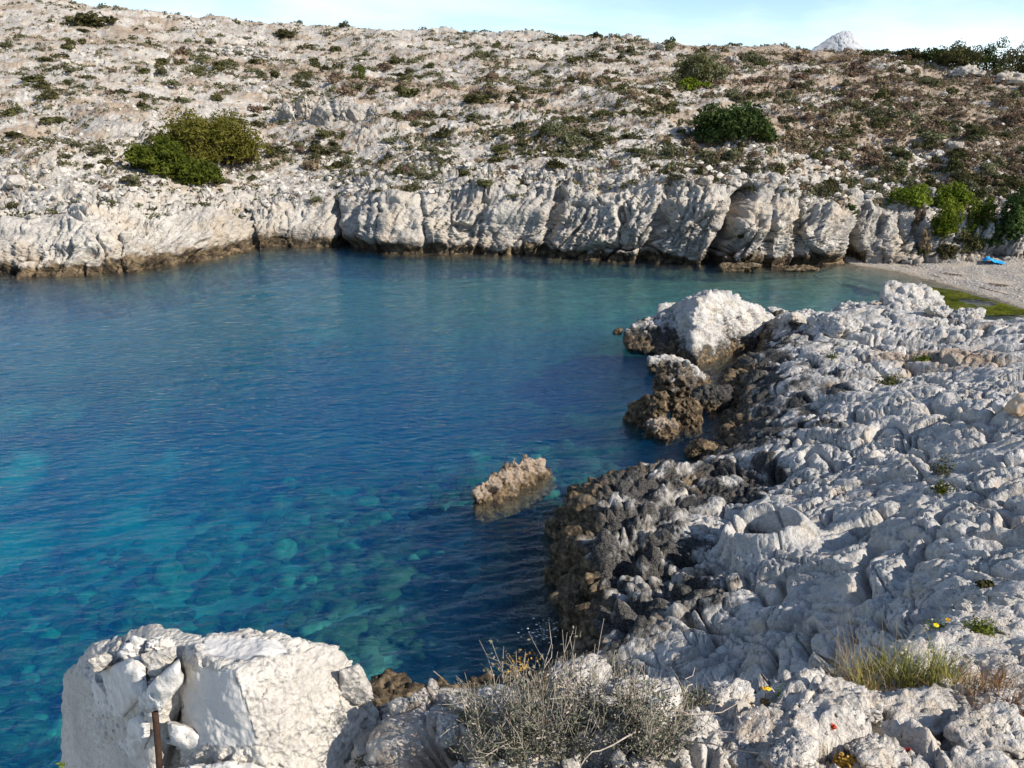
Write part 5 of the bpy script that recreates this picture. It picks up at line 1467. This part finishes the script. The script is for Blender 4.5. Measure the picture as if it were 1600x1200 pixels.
v, f = blades(rep_pts(spread(1500, 1640, 1080, 1130, 30), 6, 0.025), 0.10, 0.0030, rng, 1.1); put("straw_blades", mk_mesh("straw_blades", v, f, M['straw'], False), root, kind="stuff")
# small leafy plants
def rosette(name, p, wm, hm, mat, lab, n=260, leaf=0.014, flower=0, cat="plant", aspect=0.35):
    dirs = unit(n, rng); dirs[:, 2] = np.abs(dirs[:, 2]); C = dirs * np.array([wm * 0.5, wm * 0.38, hm]) * rng.uniform(0.2, 1.05, (n, 1))
    V, f = leaf_mesh_data(C, leaf * rng.uniform(0.6, 1.3, n), dirs, aspect, rng)
    o = put(name, None, None, p, lab, cat); put("leaves", mk_mesh("leaves", V, f, M[mat], False), o)
    for k in range(flower):
        c = np.array([rng.uniform(-0.4, 0.4) * wm, rng.uniform(-0.3, 0.3) * wm, hm * 1.1])
        m = 14; a = np.linspace(0, 6.28, m, endpoint=False)
        pc = c + np.stack([np.cos(a), np.sin(a), 0.4 + 0 * a], 1) * leaf * 0.5
        V, f = leaf_mesh_data(pc, leaf * 0.9, np.tile([[0, -0.3, 1.0]], (m, 1)), 0.6, rng, 0.9)
        put("flower", mk_mesh("flower", V, f, M['yellow'], False), o)
    return o
def pl(px, py, w, h, at=ledge_at):
    p = at(px, py); _, _, zc = project(p); return p, w / F * zc, h / F * zc
p, w, h = pl(1532, 985, 66, 18); rosette("leafy_plant", p, w, h, 'small_green', "bright green leafy plant on the pale slab near the right edge", 420, 0.020, 0)
p, w, h = pl(1470, 982, 56, 10); rosette("leafy_plant", p, w, h, 'small_green', "small green plant with yellow flowers on the slab", 220, 0.016, 2)
p, w, h = pl(1240, 1092, 70, 20); rosette("leafy_plant", p, w, h, 'small_green', "thin green plant on the lip of the ledge beside the yellow flower", 260, 0.018)
p, w, h = pl(1380, 1092, 34, 14); rosette("leafy_plant", p, w, h, 'grey_leaf', "little grey green sprig among pale rocks before the grass tuft", 140, 0.014)
p, w, h = pl(1180, 1132, 52, 18); rosette("lichen_cushion", p, w, h, 'lichen_orange', "golden cushion plant beside the big white angular rock", 420, 0.012, aspect=0.6)
p, w, h = pl(1322, 1196, 44, 20); rosette("lichen_cushion", p, w, h, 'lichen_orange', "orange cushion plant at the bottom edge", 320, 0.012, aspect=0.6)
p, w, h = pl(1268, 1110, 34, 9); rosette("red_succulent", p, w, h, 'red_leaf', "largest red leaved succulent on the ledge beside the lip plant", 120, 0.014, aspect=0.6)
p, w, h = pl(1302, 1138, 14, 7); rosette("red_succulent", p, w, h, 'red_leaf', "tiny red leaved succulent below the largest red succulent", 50, 0.010, aspect=0.6)
p, w, h = pl(1418, 1176, 14, 8); rosette("red_succulent", p, w, h, 'red_leaf', "tiny red leaved succulent near the broad white rock", 50, 0.010, aspect=0.6)
p, w, h = pl(1384, 1186, 14, 8); rosette("red_succulent", p, w, h, 'red_leaf', "tiny red leaved succulent at the bottom edge near the orange cushion", 50, 0.010, aspect=0.6)
p = ledge_at(1196, 1098); _, _, zc = project(p); u = zc / F
o = put("yellow_flower", None, None, p, "single yellow flower on a thin stem at the lip of the ledge", "flower")
v, f = tube_data([(0, 0, 0), (0.002, 0, 12 * u), (0, 0, 26 * u)], 0.0022, 0.0014, 5); put("stem", mk_mesh("stem", v, f, M['lichen_orange'], True), o)
for dx, dz in ((-3, 26), (4, 25)):
    a = np.linspace(0, 6.28, 12, endpoint=False); pc = np.array([dx * u, 0, dz * u]) + np.stack([np.cos(a), np.sin(a), 0.2 + 0 * a], 1) * 0.005
    V, f = leaf_mesh_data(pc, 0.010, np.tile([[0, -0.5, 0.8]], (12, 1)), 0.6, rng, 0.9); put("bloom", mk_mesh("bloom", V, f, M['yellow'], False), o)
a = np.linspace(0, 6.28, 30, endpoint=False); pc = np.stack([np.cos(a) * 0.012, np.sin(a) * 0.012, 0.004 + 0 * a], 1); V, f = leaf_mesh_data(pc, 0.014, None, 0.5, rng); put("leaves", mk_mesh("leaves", V, f, M['lichen_orange'], False), o)
p, w, h = pl(97, 1197, 16, 10, lambda a, b: at_d(a, b, 2.72)); rosette("leafy_plant", p, w, h, 'small_green', "tiny bright green sprig at the lower left corner of the masonry block", 40, 0.014)
p, w, h = pl(800, 1075, 150, 20); p[2] += 0.10
rosette("lichen_cushion", p + [0.02, 0.1, -0.08], w * 0.6, h * 0.8, 'lichen_orange', "ochre dried plant head behind the dry grey shrub", 150, 0.012, aspect=0.6)
# small plants in the hollows of the near bank
for k, (px, py, w, h, mat, lab) in enumerate([
    (1445, 566, 46, 12, 'ivy', "yellow green plant in the sandy hollow of the near bank"),
    (1300, 560, 24, 12, 'pine_deep', "small green plant in the hollow left of the sandy patch"),
    (1472, 740, 44, 34, 'scrub_dark', "upper dark green plant in a crack on the right of the bank"),
    (1470, 770, 40, 22, 'pine_deep', "lower dark green plant in a crack on the right of the bank"),
    (1525, 778, 50, 12, 'scrub_dark', "dark mossy plant right of the two crack plants"),
    (1475, 480, 40, 14, 'scrub_green', "grey green tuft behind the crowning boulder"),
    (1395, 598, 60, 14, 'scrub_dark', "dark tuft in the long crack of the bank"),
    (1540, 915, 30, 8, 'scrub_dark', "small dark tuft where the bank meets the slab"),
    (1398, 515, 16, 10, 'pine_deep', "tiny green tuft among the crest boulders")]):
    p, wm, hm = pl(px, py, w, h, bank_at)
    rosette("crevice_plant", p, wm, hm, mat, lab, 320, max(0.05, wm * 0.09), aspect=0.5)

# foam where a wave breaks on the honeycombed edge
rng = np.random.default_rng(61); parts = []
for k in range(60):
    p = at_z(rng.normal(852, 16), rng.normal(984, 10), 0.035); s = rng.uniform(0.004, 0.018)
    parts.append((dd0 * np.array([s * 1.6, s, s * 0.35]) + p, f0))
V, f = join(parts); put("foam", mk_mesh("foam", V, f, M['foam'], True), kind="stuff", label="flecks of white foam by the honeycombed edge")
